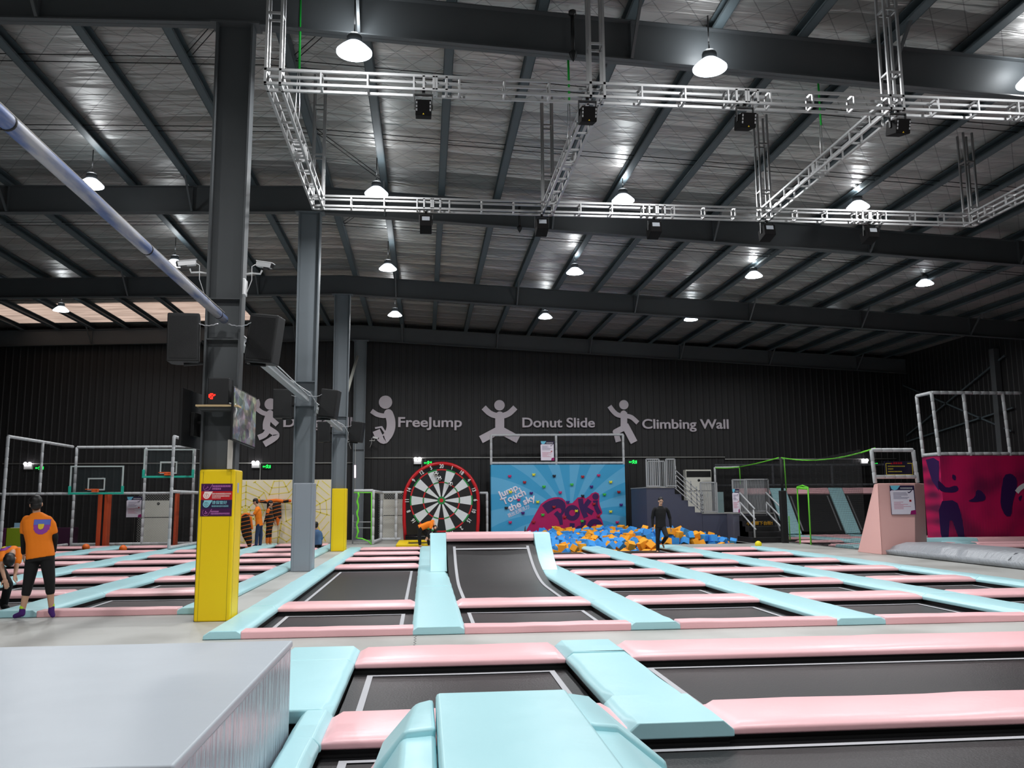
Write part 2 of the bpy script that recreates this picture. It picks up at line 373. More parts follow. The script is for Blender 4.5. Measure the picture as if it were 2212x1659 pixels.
def bed(x0, x1, y0, y1, label, group, zb=-.05, ins=.13):
    m = MB(); NX, NY = 6, 8; vs = []
    for j in range(NY+1):
        for i in range(NX+1):
            u, v = i/NX, j/NY
            vs.append((x0+(x1-x0)*u, y0+(y1-y0)*v, zb-.02*sin(pi*u)*sin(pi*v)))
    m.add(vs, [(j*(NX+1)+i, j*(NX+1)+i+1, (j+1)*(NX+1)+i+1, (j+1)*(NX+1)+i) for j in range(NY) for i in range(NX)], 0, True)
    o = tag(m.build('trampoline_bed', BED, loc=((x0+x1)/2, (y0+y1)/2, zb)), label, 'trampoline', group)
    m = MB(); a, b2, c, d = x0+ins, x1-ins, y0+ins, y1-ins; w = .055
    def seg(p, q, r, s2): m.add([p, q, r, s2], [(0,1,2,3)])
    def zz(x, y): return zb-.02*sin(pi*(x-x0)/(x1-x0))*sin(pi*(y-y0)/(y1-y0))+.007
    def strip(xa, xb, ya, yb, along):
        n_ = 10
        for k in range(n_):
            t0, t1 = k/n_, (k+1)/n_
            if along == 'x': q = [(xa+(xb-xa)*t0,ya),(xa+(xb-xa)*t1,ya),(xa+(xb-xa)*t1,yb),(xa+(xb-xa)*t0,yb)]
            else: q = [(xa,ya+(yb-ya)*t0),(xb,ya+(yb-ya)*t0),(xb,ya+(yb-ya)*t1),(xa,ya+(yb-ya)*t1)]
            m.add([(x, y, zz(x, y)) for x, y in q], [(0,1,2,3)])
    strip(a, b2, c, c+w, 'x'); strip(a, b2, d-w, d, 'x'); strip(a, a+w, c+w, d-w, 'y'); strip(b2-w, b2, c+w, d-w, 'y')
    m.build('border_line', STRIPE, o)
    return o
FRAMES = {}
def frame_box(key, a, b2): FRAMES.setdefault(key, []).append((a, b2))
def flush_frames(key, label):
    m = MB()
    for a, b2 in FRAMES[key]: m.box((a[0]+.03, a[1]+.03, -.54), (b2[0]-.03, b2[1]-.03, -.003))
    x = FRAMES[key][0][0]
    struct(m.build('trampoline_frame_'+key, BLACKF, loc=(x[0], x[1], -.5)))  # black trampoline frame under the pads, grouped with the building

RY = [10.79, 13.34, 15.97, 18.72, 21.48, 24.29, 27.05, 29.79]; PD = .62
MS = [(-2.62, -2.16), (-.15, .514), (2.556, 3.222), (5.249, 5.937), (7.953, 8.64), (10.64, 11.12)]
SN = ['the left edge strip by the walkway', 'the strip left of the curved ramp', 'the strip right of the curved ramp', 'the second strip right of the ramp',
      'the third strip right of the ramp', 'the right edge strip of the main field']
CN = ['between the walkway strip and the ramp strip', 'in the ramp column', 'in the first column right of the ramp', 'in the second column right of the ramp', 'in the third column right of the ramp']
def strips(MSx, rows, ends, names, key, seed):
    for i, (x0, x1) in enumerate(MSx):
        ys = [y for y in rows if y < ends[i]-.4]+[ends[i]]
        for k in range(len(ys)-1):
            edge = 'both'
            nm = ' in front' if k == 0 else ''
            padbar('blue_pad', 'y', ys[k]+.004, ys[k+1]-.004, x0, x1, BLUE, 'light blue pad, %s along %s' % (ORD[k], names[i]), 'pad',
                   'blue strip pads', top=.1, seed=seed+i*13+k, chamf=.012)
        frame_box(key, (x0, ys[0]), (x1, ys[-1]))
strips(MS, RY, [30.42, 30.42, 30.42, 29.6, 29.6, 27.7], SN, 'main', 1)
CROWS = [[0,1,4,5,6,7], [0,1,5,6,7], [0,1,2,3,4,5], [0,1,2,3,4,5], [0,1,2,3,4,5,6]]
CEND = [30.42, 30.42, 28.2, 28.6, 27.7]
for c in range(5):
    x0, x1 = MS[c][1], MS[c+1][0]; rows = CROWS[c]
    for j, r_ in enumerate(rows):
        y0 = RY[r_]; d = .33 if r_ == 0 else PD
        padbar('pink_pad', 'x', x0-.02, x1+.02, y0, y0+d, PINK, 'pink padding bar %s, %s from the front' % (CN[c], ORD[j]), 'pad', 'pink cross pads', prof='front' if r_ == 0 else 'both', seed=40+c*9+r_,
               chamf=.012 if r_ == 0 else .09)
        frame_box('main', (x0-.06, y0), (x1+.06, y0+d))
        if c == 1 and r_ == 1: continue
        nx = RY[rows[j+1]] if j+1 < len(rows) else CEND[c]
        if nx-(y0+d) > .5: bed(x0, x1, y0+d-.02, nx+.02, 'black trampoline bed %s, %s from the front' % (CN[c], ORD[j]), 'main field beds')
flush_frames('main', 'black steel frame under the pads of the main trampoline field')

# left field
LY = [13.3, 15.97, 18.72, 21.48, 24.29, 27.05, 29.79, 33.25]
LS = [(-17.03, -16.37), (-14.33, -13.67), (-11.62, -10.96), (-8.92, -8.256), (-6.2, -5.547), (-3.62, -3.22)]
LN = ['the far left strip of the left field', 'the strip behind the standing man in orange', 'the strip ending at the first basketball post', 'the strip ending below the net frame',
      'the strip passing just left of the nearest yellow pad', 'the strip edging the walkway on the left']
strips(LS, LY, [33.9]*6, LN, 'left', 200)
CL = ['in the leftmost visible column', 'in the second column from the left', 'in the column leading to the basketball hoops', 'in the column left of the nearest yellow pad', 'in the column ending at the web wall']
for c in range(5):
    x0, x1 = LS[c][1], LS[c+1][0]
    for j, y0 in enumerate(LY):
        d = .33 if j == 0 else PD
        padbar('pink_pad', 'x', x0-.02, x1+.02, y0, y0+d, PINK, 'pink bar %s, %s from front, left field' % (CL[c], ORD[j]), 'pad', 'pink cross pads', prof='front' if j == 0 else 'both', seed=300+c*9+j,
               chamf=.012 if j == 0 else .09)
        frame_box('left', (x0-.06, y0), (x1+.06, y0+d))
        if j < len(LY)-1: bed(x0, x1, y0+d-.02, LY[j+1]+.02, 'black bed %s, %s from front, left field' % (CL[c], ORD[j]), 'left field beds')
flush_frames('left', 'black steel frame under the pads of the left trampoline field')

# foreground field
def fgstrip(x0, x1, y0, y1, lb, prof='both', sd=0, top=.1): padbar('blue_pad', 'y', y0, y1, x0, x1, BLUE, lb, 'pad', 'blue strip pads', top=top, seed=sd, chamf=.012, prof=prof); frame_box('fg', (x0, y0), (x1, y1))
for k, (y0, y1, lb) in enumerate(((8.735, 9.48, 'light blue corner pad at the far end of the strip beside the grey box'), (6.66, 8.73, 'light blue pad right beside the tall grey box'),
                                  (5.9, 6.655, 'creased light blue junction pad beside the near grey box'), (3.6, 5.895, 'light blue pad along the foot of the grey box'))):
    x0 = -.9 if y1 < 6.3 else -1.43
    if k == 2: fgstrip(-.9, -.66, 5.9, 6.655, lb, sd=3); continue
    fgstrip(x0, -.67, y0, y1, lb, sd=k)
for k, (x0, x1, y0, y1, lb) in enumerate(((1.41, 2.08, 8.735, 9.48, 'light blue folded corner pad by the walkway, between two pink bars'), (1.41, 2.08, 6.78, 8.73, 'light blue pad running toward the viewer, right of the blue ridge'),
                                  (1.38, 2.12, 5.93, 6.775, 'large light blue junction pad with a thick front edge, right of the blue ridge'))):
    padbar('blue_pad', 'y', y0, y1, x0, x1, BLUE, lb, 'pad', 'blue strip pads', top=.1+(.012 if k != 1 else 0), seed=90+k, chamf=.012); frame_box('fg', (x0, y0), (x1, y1))
for x0, x1, y0, y1, lb in ((-.67, 1.41, 8.72, 9.48, 'pink padding bar along the near side of the walkway, left piece'), (2.08, 10.2, 8.72, 9.48, 'long pink padding bar along the near side of the walkway, right piece'),
                           (-.67, 1.41, 5.95, 6.66, 'pink padding bar running behind the near blue ridge'), (2.1, 10.2, 5.97, 6.66, 'wide pink padding bar in the near right, lowest in the view')):
    padbar('pink_pad', 'x', x0, x1, y0, y1, PINK, lb, 'pad', 'pink foreground pads', seed=500+int(x0+y0), top=.1); frame_box('fg', (x0-.06, y0), (x1+.06, y1))
for x0, x1, y0, y1, lb in ((-.67, 1.41, 6.6, 8.77, 'black trampoline bed just behind the near blue ridge'), (2.08, 10.2, 6.6, 8.77, 'wide black trampoline bed in the near right, between two pink bars'),
                           (-.67, 10.2, 3.2, 6.0, 'nearest black trampoline bed at the bottom edge of the view')):
    bed(x0, x1, y0, y1, lb, 'foreground beds')
frame_box('fg', (10.2, 3), (10.5, 9.48)); frame_box('fg', (-1.4, 3), (10.2, 3.2))
flush_frames('fg', 'black steel frame under the foreground pads')

# curved ramp trampoline
t = thing('curved_ramp', 'curved quarter pipe trampoline ramp with a pink bar and blue side pads', 'ramp', (1.53, 20.4, 0))
x0, x1 = .514, 2.556
CUR = [(13.9, -.05), (15.2, -.06), (16.4, -.055), (17.3, -.05), (18.0, .0), (18.6, .1), (19.15, .22), (19.6, .37), (20.0, .53), (20.3, .66), (20.42, .72)]
def cz(y):
    for (a, za), (b2, zb) in zip(CUR, CUR[1:]):
        if y <= b2: return za+(zb-za)*(y-a)/(b2-a)
    return CUR[-1][1]
def smooth_cz(y): return (cz(y-.25)+cz(y)+cz(min(y+.25, 20.42)))/3
NY = 44; ysm = [13.9+(20.42-13.9)*i/NY for i in range(NY+1)]
m = MB(); vs = [(x0+(x1-x0)*u/6, y, smooth_cz(y)-.02*sin(pi*u/6)) for y in ysm for u in range(7)]
m.add(vs, [(j*7+i, j*7+i+1, (j+1)*7+i+1, (j+1)*7+i) for j in range(NY) for i in range(6)], 0, True); m.build('bed', BED, t)
m = MB()
for xa, xb in ((x0+.14, x0+.2), (x1-.2, x1-.14)):
    vs = [(x, y, smooth_cz(y)+.004) for y in ysm[2:-2] for x in (xa, xb)]
    m.add(vs, [(2*i, 2*i+1, 2*i+3, 2*i+2) for i in range(len(vs)//2-1)])
for y in (ysm[2], ysm[-4]):
    m.add([(x0+.2,y,smooth_cz(y)+.004),(x1-.2,y,smooth_cz(y)+.004),(x1-.2,y+.06,smooth_cz(y+.06)+.004),(x0+.2,y+.06,smooth_cz(y+.06)+.004)], [(0,1,2,3)])
m.build('border_line', STRIPE, t)
for sx, (xa, xb) in (('l', (.13, .50)), ('r', (2.57, 2.95))):   # steep blue pads on both sides
    m = MB(); P = [(19.15, .103), (19.6, .30), (20.05, .56), (20.36, .86), (20.5, .88), (20.9, .88), (21.0, .80), (21.0, .102), (20.4, .102), (19.2, .102)]
    m.prism([(xa, y, z) for y, z in P], (xb-xa, 0, 0)); m.build('side_pad', BLUE, t, bevel=.02)
m = MB(); P = [(20.36, .69), (20.33, .76), (20.40, .86), (20.55, .89), (21.1, .89), (21.1, .7)]
m.prism([(.5, y, z) for y, z in P], (2.07, 0, 0)); m.build('top_bar', PINK, t, bevel=.015)
m = MB(); m.box((.53, 20.95, 0), (2.54, 21.05, .8)); m.box((.53, 20.45, 0), (2.54, 20.9, .65)); m.build('support', BLACKF, t)
m = MB(); m.prism([(x, 21.05, z) for x, z in ((.16, .86), (2.92, .86), (2.92, .103), (.16, .103))], (0, .05, 0)); m.build('back_pad', PINK, t, bevel=.01)
# microphone stand-like black pennant on the ramp bar
m = MB(); m.tube([(2.42, 20.9, .88), (2.43, 20.9, 1.02)], [.02, .008], 8); m.tube([(2.42, 20.88, .95), (2.5, 20.8, .85)], .006, 5)
tag(m.build('clip_on_microphone', BLK, loc=(2.42, 20.9, .88)), 'small black clip sticking up from the pink bar of the ramp', 'clip')

# near raised ridge (bottom centre)
t = thing('padded_ridge', 'raised light blue padded ridge with pink flanks at the bottom centre', 'ramp', (.4, 3.2, 0))
def loft(name, sections, M, bev=.02):   # list of (y, [(x,z)...])
    m = MB(); K = len(sections[0][1]); vs = [(x, y, z) for y, P in sections for x, z in P]
    fs = [(i*K+k, i*K+(k+1) % K, (i+1)*K+(k+1) % K, (i+1)*K+k) for i in range(len(sections)-1) for k in range(K)]
    fs += [tuple(range(K)), tuple((len(sections)-1)*K+k for k in range(K))]
    m.add(vs, fs); return m.build(name, M, t, bevel=bev)
loft('center_pad', [(1.5, [(.06,.5),(.06,.66),(.72,.66),(.72,.5)]), (4.44, [(.06,.5),(.06,.66),(.72,.66),(.72,.5)]), (4.53, [(.07,.45),(.07,.64),(.71,.64),(.71,.45)])], BLUE)
LPf = [(.055,.35),(.055,.60),(-.09,.59),(-.21,.42),(-.21,.33)]
loft('side_pad', [(1.5, LPf), (3.98, LPf), (4.02, [(x, z-.012) for x, z in LPf])], BLUE)
LPg = [(.055,.35),(.055,.635),(-.08,.625),(-.22,.46),(-.23,.36)]
loft('side_pad', [(3.9, LPg), (4.5, [(.05,.3),(.05,.62),(-.04,.60),(-.2,.42),(-.22,.3)]), (4.72, [(.05,.25),(.05,.52),(-.02,.5),(-.2,.3),(-.22,.25)])], BLUE)
RPf = [(.725,.35),(.725,.60),(.86,.585),(1.09,.40),(1.09,.33)]
loft('side_pad', [(1.5, RPf), (3.98, RPf), (4.02, [(x, z-.012) for x, z in RPf])], BLUE)
RPg = [(.725,.35),(.725,.63),(.86,.615),(1.08,.45),(1.09,.36)]
loft('side_pad', [(3.9, RPg), (4.55, [(.73,.3),(.73,.62),(.85,.60),(1.05,.43),(1.06,.3)]), (4.85, [(.73,.25),(.73,.52),(.82,.5),(1.0,.3),(1.02,.25)])], BLUE)
loft('flank', [(1.5, [(-.2,.40),(-.2,-.05),(-.62,-.05),(-.6,.02)]), (4.4, [(-.2,.40),(-.2,-.05),(-.5,-.05),(-.48,.02)]), (5.3, [(-.1,.25),(-.1,-.05),(-.32,-.05),(-.3,.02)])], PINK)
loft('flank', [(1.5, [(1.08,.38),(1.08,-.05),(1.2,-.05),(1.19,.02)]), (4.4, [(1.07,.38),(1.07,-.05),(1.16,-.05),(1.15,.02)]), (5.3, [(.95,.2),(.95,-.05),(1.04,-.05),(1.03,.02)])], PINK)
loft('core', [(1.5, [(-.2,-.05),(-.2,.33),(1.08,.33),(1.08,-.05)]), (4.7, [(-.18,-.05),(-.18,.3),(1.03,.3),(1.03,-.05)]), (5.3, [(-.08,-.05),(-.08,.1),(.93,.1),(.93,-.05)])], BLACKF, 0)

# grey padded box, bottom left
t = thing('padded_box', 'large grey vinyl padded box filling the bottom left corner', 'box', (-2.5, 4.8, 0))
GBOX = mat('grey_vinyl_side', (168, 172, 180), .2, bump=.3, bscale=3, spec=.7)
n, l, b = nodes(GBOX); tc = n.new('ShaderNodeTexCoord'); mp = n.new('ShaderNodeMapping'); mp.inputs['Scale'].default_value = (1, 9, .5)
l.new(tc.outputs['Object'], mp.inputs[0]); tt = n.new('ShaderNodeTexNoise'); tt.inputs['Scale'].default_value = 2.4; l.new(mp.outputs[0], tt.inputs[0])
bp = n.new('ShaderNodeBump'); bp.inputs['Strength'].default_value = .35; bp.inputs['Distance'].default_value = .05; l.new(tt.outputs[0], bp.inputs['Height']); l.new(bp.outputs[0], b.inputs['Normal'])
GTOP = mat('grey_vinyl_top', (177, 184, 191), .38, bump=.25, bscale=3, vary=.05, vscale=1.5)
m = MB(); m.box((-5.5, 3.38, 0), (-.915, 6.24, .615)); m.build('body', GBOX, t, bevel=.01)
m = MB(); m.box((-5.5, 4.62, .615), (-.905, 6.25, .66)); m.build('top_mat', GTOP, t, bevel=.012)
m = MB(); m.box((-5.5, 3.37, .617), (-.90, 4.625, .665)); m.build('top_mat', GTOP, t, bevel=.012)

# column pads
def post_pad(name, label, x0, x1, y0, y1, h, M, seam):
    t = thing(name, label, 'column pad', ((x0+x1)/2, (y0+y1)/2, 0))
    m = MB(); m.box((x0, y0, 0), (x1, y1, h)); m.build('cover', M, t, bevel=.025, seg=3)
    m = MB()
    for x in (x0+.055, x1-.055): m.box((x-.0015, y0-.002, .01), (x+.0015, y0+.004, h-.03))
    for y in (y0+.06, y1-.06): m.box((x1-.004, y-.0015, .01), (x1+.002, y+.0015, h-.03))
    m.build('seam', seam, t); return t
SEAM = mat('dark_seam', (90, 82, 20), .7); SEAMG = mat('grey_seam', (90, 92, 98), .7)
post_pad('column_pad', 'tall yellow padded cover around the nearest column, with a warning board on it', -3.15, -2.66, 12.44, 12.95, 2.085, YEL, SEAM)
post_pad('column_pad', 'grey padded cover around the second column', -3.15, -2.66, 21.06, 21.58, 2.09, GREYV, SEAMG)
post_pad('column_pad', 'small far yellow padded cover around the third column', -3.13, -2.65, 29.64, 30.15, 2.1, YEL, SEAM)
# ------------------------------------------------------------------ aluminium box truss
def chord_mb(m, p, q, s=.22, r=.017, pitch=.6, off=.3):
    """four chords with square rungs between points p and q"""
    p = Vector(p); q = Vector(q); d = (q-p); L = d.length; d.normalize()
    up = Vector((0,0,1)) if abs(d.z) < .9 else Vector((0,1,0)); a = d.cross(up).normalized()*(s/2-r); b2 = a.cross(d).normalized()*(s/2-r)
    cs = [a+b2, -a+b2, -a-b2, a-b2]
    for c in cs: m.bar(p+c, q+c, 2*r, 2*r)
    t = off
    while t < L-.05:
        o = p+d*t
        for i in range(4): m.bar(o+cs[i], o+cs[(i+1) % 4], .022, .03)
        t += pitch
TZ = 7.07; TY0, TY1 = 10.75, 15.35; TXs = [-1.99, 2.27, 6.5, 10.75]
def truss(label, p, q, pitch=.6, off=.3, plates=()):
    mid = (Vector(p)+Vector(q))/2
    m = MB(); chord_mb(m, p, q, pitch=pitch, off=off)
    t = m.build('truss_beam', ALU, loc=mid); tag(t, label, 'truss', 'hanging stage truss')
    for f in plates:      # bolted joint with double frames
        m = MB(); c = Vector(p)+(Vector(q)-Vector(p))*f; d = (Vector(q)-Vector(p)).normalized()
        for s in (-.15, -.018, .018, .15):
            o = c+d*s; up = Vector((0,0,1)); a = d.cross(up).normalized()*.095; b2 = a.cross(d).normalized()*.095
            for i in range(4):
                cs = [a+b2, -a+b2, -a-b2, a-b2]; m.bar(o+cs[i], o+cs[(i+1) % 4], .03, .03)
        m.build('joint', ALU, t)
for y, nm in ((TY0, 'near'), (TY1, 'far')):
    for i in range(3):
        truss('horizontal aluminium truss piece, %s side of the hanging frame, %s from the left' % (nm, ORD[i]), (TXs[i]+.11, y, TZ), (TXs[i+1]-.11, y, TZ), off=.5, plates=(.49,))
    truss('horizontal aluminium truss piece running off the right edge, %s side' % nm, (TXs[3]+.11, y, TZ), (TXs[3]+3.6, y, TZ), off=.5) if nm == 'near' else None
for i, x in enumerate(TXs):
    truss('aluminium truss piece running away from the viewer, %s from the left' % ORD[i], (x, TY0+.11, TZ), (x, TY1-.11, TZ), pitch=.6, off=.35, plates=(.5,))
for y, nm in ((TY0, 'near'), (TY1, 'far')):
    for i, x in enumerate(TXs):
        truss('vertical aluminium truss hanging from the roof, %s side, %s from the left' % (nm, ORD[i]), (x, y, roof_top(x)), (x, y, TZ+.11), pitch=.95, off=.6)
        m = MB(); s = .095
        for dx in (-s, s):
            for dy in (-s, s): m.bar((x+dx, y+dy, TZ-.11), (x+dx, y+dy, TZ+.11), .035, .035)
        for dz in (-.095, .095):
            for k in (-s, s): m.bar((x-.11, y+k, TZ+dz), (x+.11, y+k, TZ+dz), .035, .035); m.bar((x+k, y-.11, TZ+dz), (x+k, y+.11, TZ+dz), .035, .035)
        tag(m.build('truss_corner', ALU, loc=(x, y, TZ)), 'aluminium corner block of the hanging truss, %s side, %s from the left' % (nm, ORD[i]), 'truss', 'truss corner blocks')
# laser projectors under the truss
def projector(x, y, zt, label, near=True, tilt=.25):
    t = thing('stage_projector', label, 'stage light', (x, y, zt), 'stage projectors on the truss')
    T = Matrix.Translation((x, y, zt-.26)) @ Matrix.Rotation(tilt, 4, 'X')
    w, h, d = (.105, .1, .14) if near else (.11, .11, .16)
    m = MB(); m.box((-w, -d, -h), (w, d, h), T=T); m.build('housing', mat('projector_black', (11, 9, 10), .8, spec=.2), t, bevel=.012)
    if near:
        m = MB()
        for s in (-1, 1):
            for k in range(3): m.box((s*.088-.008, -d-.003, .045-k*.045), (s*.088+.008, -d+.001, .075-k*.045), T=T)
        m.build('vent_louver', mat('vent_grey', (170, 170, 172), .5), t)
        m = MB(); vs = [T @ Vector(v) for v in ((-.012, -d-.003, -.09), (.012, -d-.003, -.09), (0, -d-.003, -.07))]; m.prism(vs, (0, .002, 0)); m.build('warning_triangle', mat('warn_yellow', (230, 190, 20), .5), t)
    else:
        m = MB(); m.box((-.07, -d-.004, .0), (.07, -d+.002, .08), T=T); m.build('rear_label', mat('label_silver', (170, 175, 182), .4), t)
    m = MB()
    for s in (-1, 1): m.bar((x+s*(w+.012), y, zt-.05), (x+s*(w+.012), y, zt-.26), .012, .04)
    m.bar((x-w-.015, y, zt-.06), (x+w+.015, y, zt-.06), .05, .014); m.box((x-.02, y-.02, zt-.06), (x+.02, y+.02, zt+.0))
    m.build('yoke', BLK, t)
for i, px_ in enumerate((915, 1268, 1607, 1935)):
    p = PY(px_, 205, TY0-.05); projector(p.x, TY0-.05, TZ-.09, 'black laser projector under the near truss side, %s from the left' % ORD[i])
for i, px_ in enumerate((920, 1170, 1412, 1655, 1876)):
    p = PY(px_, 470, TY1+.05); projector(p.x, TY1+.05, TZ-.10, 'small black projector under the far truss side, %s from the left' % ORD[i], near=False, tilt=-.2)
# green lifting slings
GS = mat('green_sling', (20, 190, 60), .6)
for i, (px_, x, y) in enumerate(((634, TXs[0]+.02, 12.6), (1218, TXs[1]+.0, 12.9), (1780, TXs[2]+.0, 12.9))):
    m = MB(); z = roof_top(x)
    m.tube([(x, y, z), (x+.01, y, z-1.3)], .018, 6); m.tube([(x-.012, y, z-1.3), (x-.03, y, z-1.9), (x-.012, y, TZ+.1)], .007, 5, 1); m.tube([(x+.012, y, z-1.3), (x+.03, y, z-1.9), (x+.012, y, TZ+.1)], .007, 5, 1)
    tag(m.build('lifting_sling', [GS, ALU], loc=(x, y, z-1)), 'green lifting sling with a steel hook holding the truss, %s from the left' % ORD[i], 'sling', 'green slings')
for i, (px_, py_, y) in enumerate(((1237, 65, 12.35), (1122, 452, 20.9))):
    p = PY(px_, py_, y); m = MB(); zt = beam_bot(p.x)+.6
    m.tube([(p.x, y, zt), (p.x, y, beam_bot(p.x)-.12)], .03, 6); m.lathe([(.0, -.2), (.05, -.12), (.07, -.05), (.02, 0)], (p.x, y, beam_bot(p.x)-.02), 10)
    m.lathe([(.0, -.06), (.06, -.03), (.06, .03), (0, .06)], (p.x, y, zt), 8)
    tag(m.build('beam_clamp', BLK, loc=(p.x, y, zt)), ['black clamp hanging on the nearest roof beam', 'black clamp hanging on the second roof beam'][i], 'clamp')

# ------------------------------------------------------------------ items on the columns
# mottled pipe to the first column
PIPE = mat('pipe_paint', (190, 192, 198), .5)
n, l, b = nodes(PIPE); tc = n.new('ShaderNodeTexCoord'); mp = n.new('ShaderNodeMapping'); mp.inputs['Scale'].default_value = (3, .45, 3)
l.new(tc.outputs['Object'], mp.inputs[0]); tt = n.new('ShaderNodeTexNoise'); tt.inputs['Scale'].default_value = 2.2; tt.inputs['Detail'].default_value = 6; l.new(mp.outputs[0], tt.inputs[0])
cr = n.new('ShaderNodeValToRGB'); cr.color_ramp.elements[0].position = .42; cr.color_ramp.elements[1].position = .58
cr.color_ramp.elements[0].color = (*lin((172, 172, 178)), 1); cr.color_ramp.elements[1].color = (*lin((84, 104, 152)), 1); l.new(tt.outputs[0], cr.inputs[0]); l.new(cr.outputs[0], b.inputs['Base Color'])
t = thing('duct_pipe', 'long mottled blue and white pipe running to the nearest column', 'pipe', (-2.88, 6, 4.2))
m = MB(); m.tube([(-2.88, -1, 4.22), (-2.88, 12.36, 4.22)], .06, 16); m.build('pipe', PIPE, t)
for y in (5.9, 8.9, 12.0):
    m = MB(); m.tube([(-2.88, y, 4.22), (-2.88, y+.025, 4.22)], .064, 16); m.build('joint_ring', BLACKF, t)
m = MB(); m.tube([(-2.86, 4, 4.285), (-2.86, 9, 4.28), (-2.84, 12.2, 4.285)], .008, 5); m.build('cable', mat('cable_grey', (170, 165, 155), .6), t)
for k, (y0, y1) in enumerate(((12.85, 21.0), (21.4, 29.6))):
    t = thing('cable_trunking', ['grey metal cable trunking between the first and second columns', 'grey metal cable trunking between the second and third columns'][k], 'trunking', (-2.88, y0, 4.1))
    m = MB(); m.box((-2.95, y0, 4.04), (-2.81, y1, 4.16)); m.build('trunking', mat('light_grey_metal', (168, 172, 174), .45), t)
    m = MB(); m.tube([(-2.80, y0, 4.17), (-2.78, (y0+y1)/2, 4.18), (-2.80, y1, 4.17)], .012, 5); m.tube([(-2.84, y1-3, 4.17), (-2.72, y1-.5, 4.2), (-2.62, y1, 4.0), (-2.64, y1, 3.7)], .009, 5); m.build('cable', WHT, t)
CHN = mat('chain_steel', (200, 200, 205), .3, metal=.8)
def loudspeaker(x, y, z, w, h, d, rz, ry, label, wire=True):
    t = thing('loudspeaker', label, 'speaker', (x, y, z), 'loudspeakers on the columns')
    T = Matrix.Translation((x, y, z)) @ Matrix.Rotation(rz, 4, 'Z') @ Matrix.Rotation(ry, 4, 'Y')
    m = MB(); P = [(-w/2, -d/2), (w/2, -d/2), (w/2*.9, d*.3), (w/2*.55, d/2), (-w/2*.55, d/2), (-w/2*.9, d*.3)]
    m.prism([T @ Vector((a, c, -h/2)) for a, c in P], T.to_3x3() @ Vector((0, 0, h))); m.build('cabinet', mat('speaker_black', (20, 20, 21), .55, bump=.2, bscale=120), t, bevel=.02)
    m = MB(); m.box((-w*.42, -d/2-.006, -h*.44), (w*.42, -d/2+.001, h*.44), T=T); m.build('grille', mat('speaker_grille', (13, 13, 14), .7, bump=.5, bscale=300), t, bevel=.004)
    return t
def bracket(t, pts, r=.016):
    m = MB(); m.tube(pts, r, 6, square=True); m.build('bracket', BLK, t)
for ci, y in enumerate((12.6, 21.2, 29.8)):
    nm = ['nearest', 'second', 'third'][ci]; z = 3.96 if ci == 0 else (4.0 if ci == 1 else 4.02)
    for s in (-1, 1):
        x = -2.9+s*.56 if s < 0 else -2.9+.59
        lab = 'black loudspeaker hung on the %s side of the %s column' % ('left' if s < 0 else 'right', nm)
        t = loudspeaker(x, y-.06, z, .44, .70, .38, radians(8 if s < 0 else -14), radians(-1 if s < 0 else 7), lab)
        bracket(t, [(-2.9+s*.29, y, z-.34), (x, y-.05, z-.37)], .022)
        bracket(t, [(-2.9+s*.29, y, z-.05), (-2.9+s*.34, y-.02, z-.02)], .025)
        m = MB(); p0 = Vector((x-s*.05, y-.2, z+.34)); p1 = Vector((-2.9+s*.06, y-.22, z+.2)); pts = [p0.lerp(p1, k/14)+Vector((0, 0, -.09*sin(pi*k/14)+(.008 if k % 2 else 0))) for k in range(15)]
        m.tube(pts, .009, 5); m.build('chain', CHN, t)
def cctv(x, y, z, s, label):
    t = thing('security_camera', label, 'camera', (x, y, z), 'white security cameras')
    m = MB(); m.tube([(x, y, z), (x+s*.1, y-.02, z+.01), (x+s*.22, y-.05, z-.005), (x+s*.24, y-.05, z+.05)], .014, 6); m.build('arm', WHT, t)
    T = Matrix.Translation((x+s*.28, y-.08, z+.12)) @ Matrix.Rotation(s*radians(14), 4, 'Y') @ Matrix.Rotation(s*radians(-25), 4, 'Z')
    m = MB(); m.box((-.13, -.035, -.035), (.13, .035, .035), T=T); m.box((-.14, -.045, .035), (.15, .045, .045), T=T); m.build('body', WHT, t, bevel=.006)
    m = MB(); m.box((s*.13-.012, -.03, -.03), (s*.13+.012, .03, .03), T=T); m.box((s*.05-.04, -.025, -.06), (s*.05+.04, .025, -.034), T=T); m.build('lens', BLK, t)
    m = MB(); m.tube([(x+s*.16, y-.06, z+.14), (x+s*.1, y-.07, z+.1), (x+s*.1, y-.05, z-.1), (x+s*.03, y-.04, z-.3)], .006, 5); m.build('cable', WHT, t)
cctv(-3.17, 12.5, 4.93, -1, 'white security camera on the left side of the nearest column'); cctv(-2.63, 12.5, 4.93, 1, 'white security camera on the right side of the nearest column')
for i, (px_, py_) in enumerate(((760, 955), (798, 952))):
    p = PY(px_, py_, 38.25); cctv(p.x, 38.25, p.z, 1 if i else -1, ['small white camera on the dark post near the back wall, left one', 'small white camera on the dark post near the back wall, right one'][i])
m = MB(); m.box((-2.645, 12.38, 4.60), (-2.61, 12.56, 4.84)); tag(m.build('access_point', WHT, loc=(-2.6, 12.4, 4.7), bevel=.008), 'white flat access point box on the right face of the nearest column', 'box')
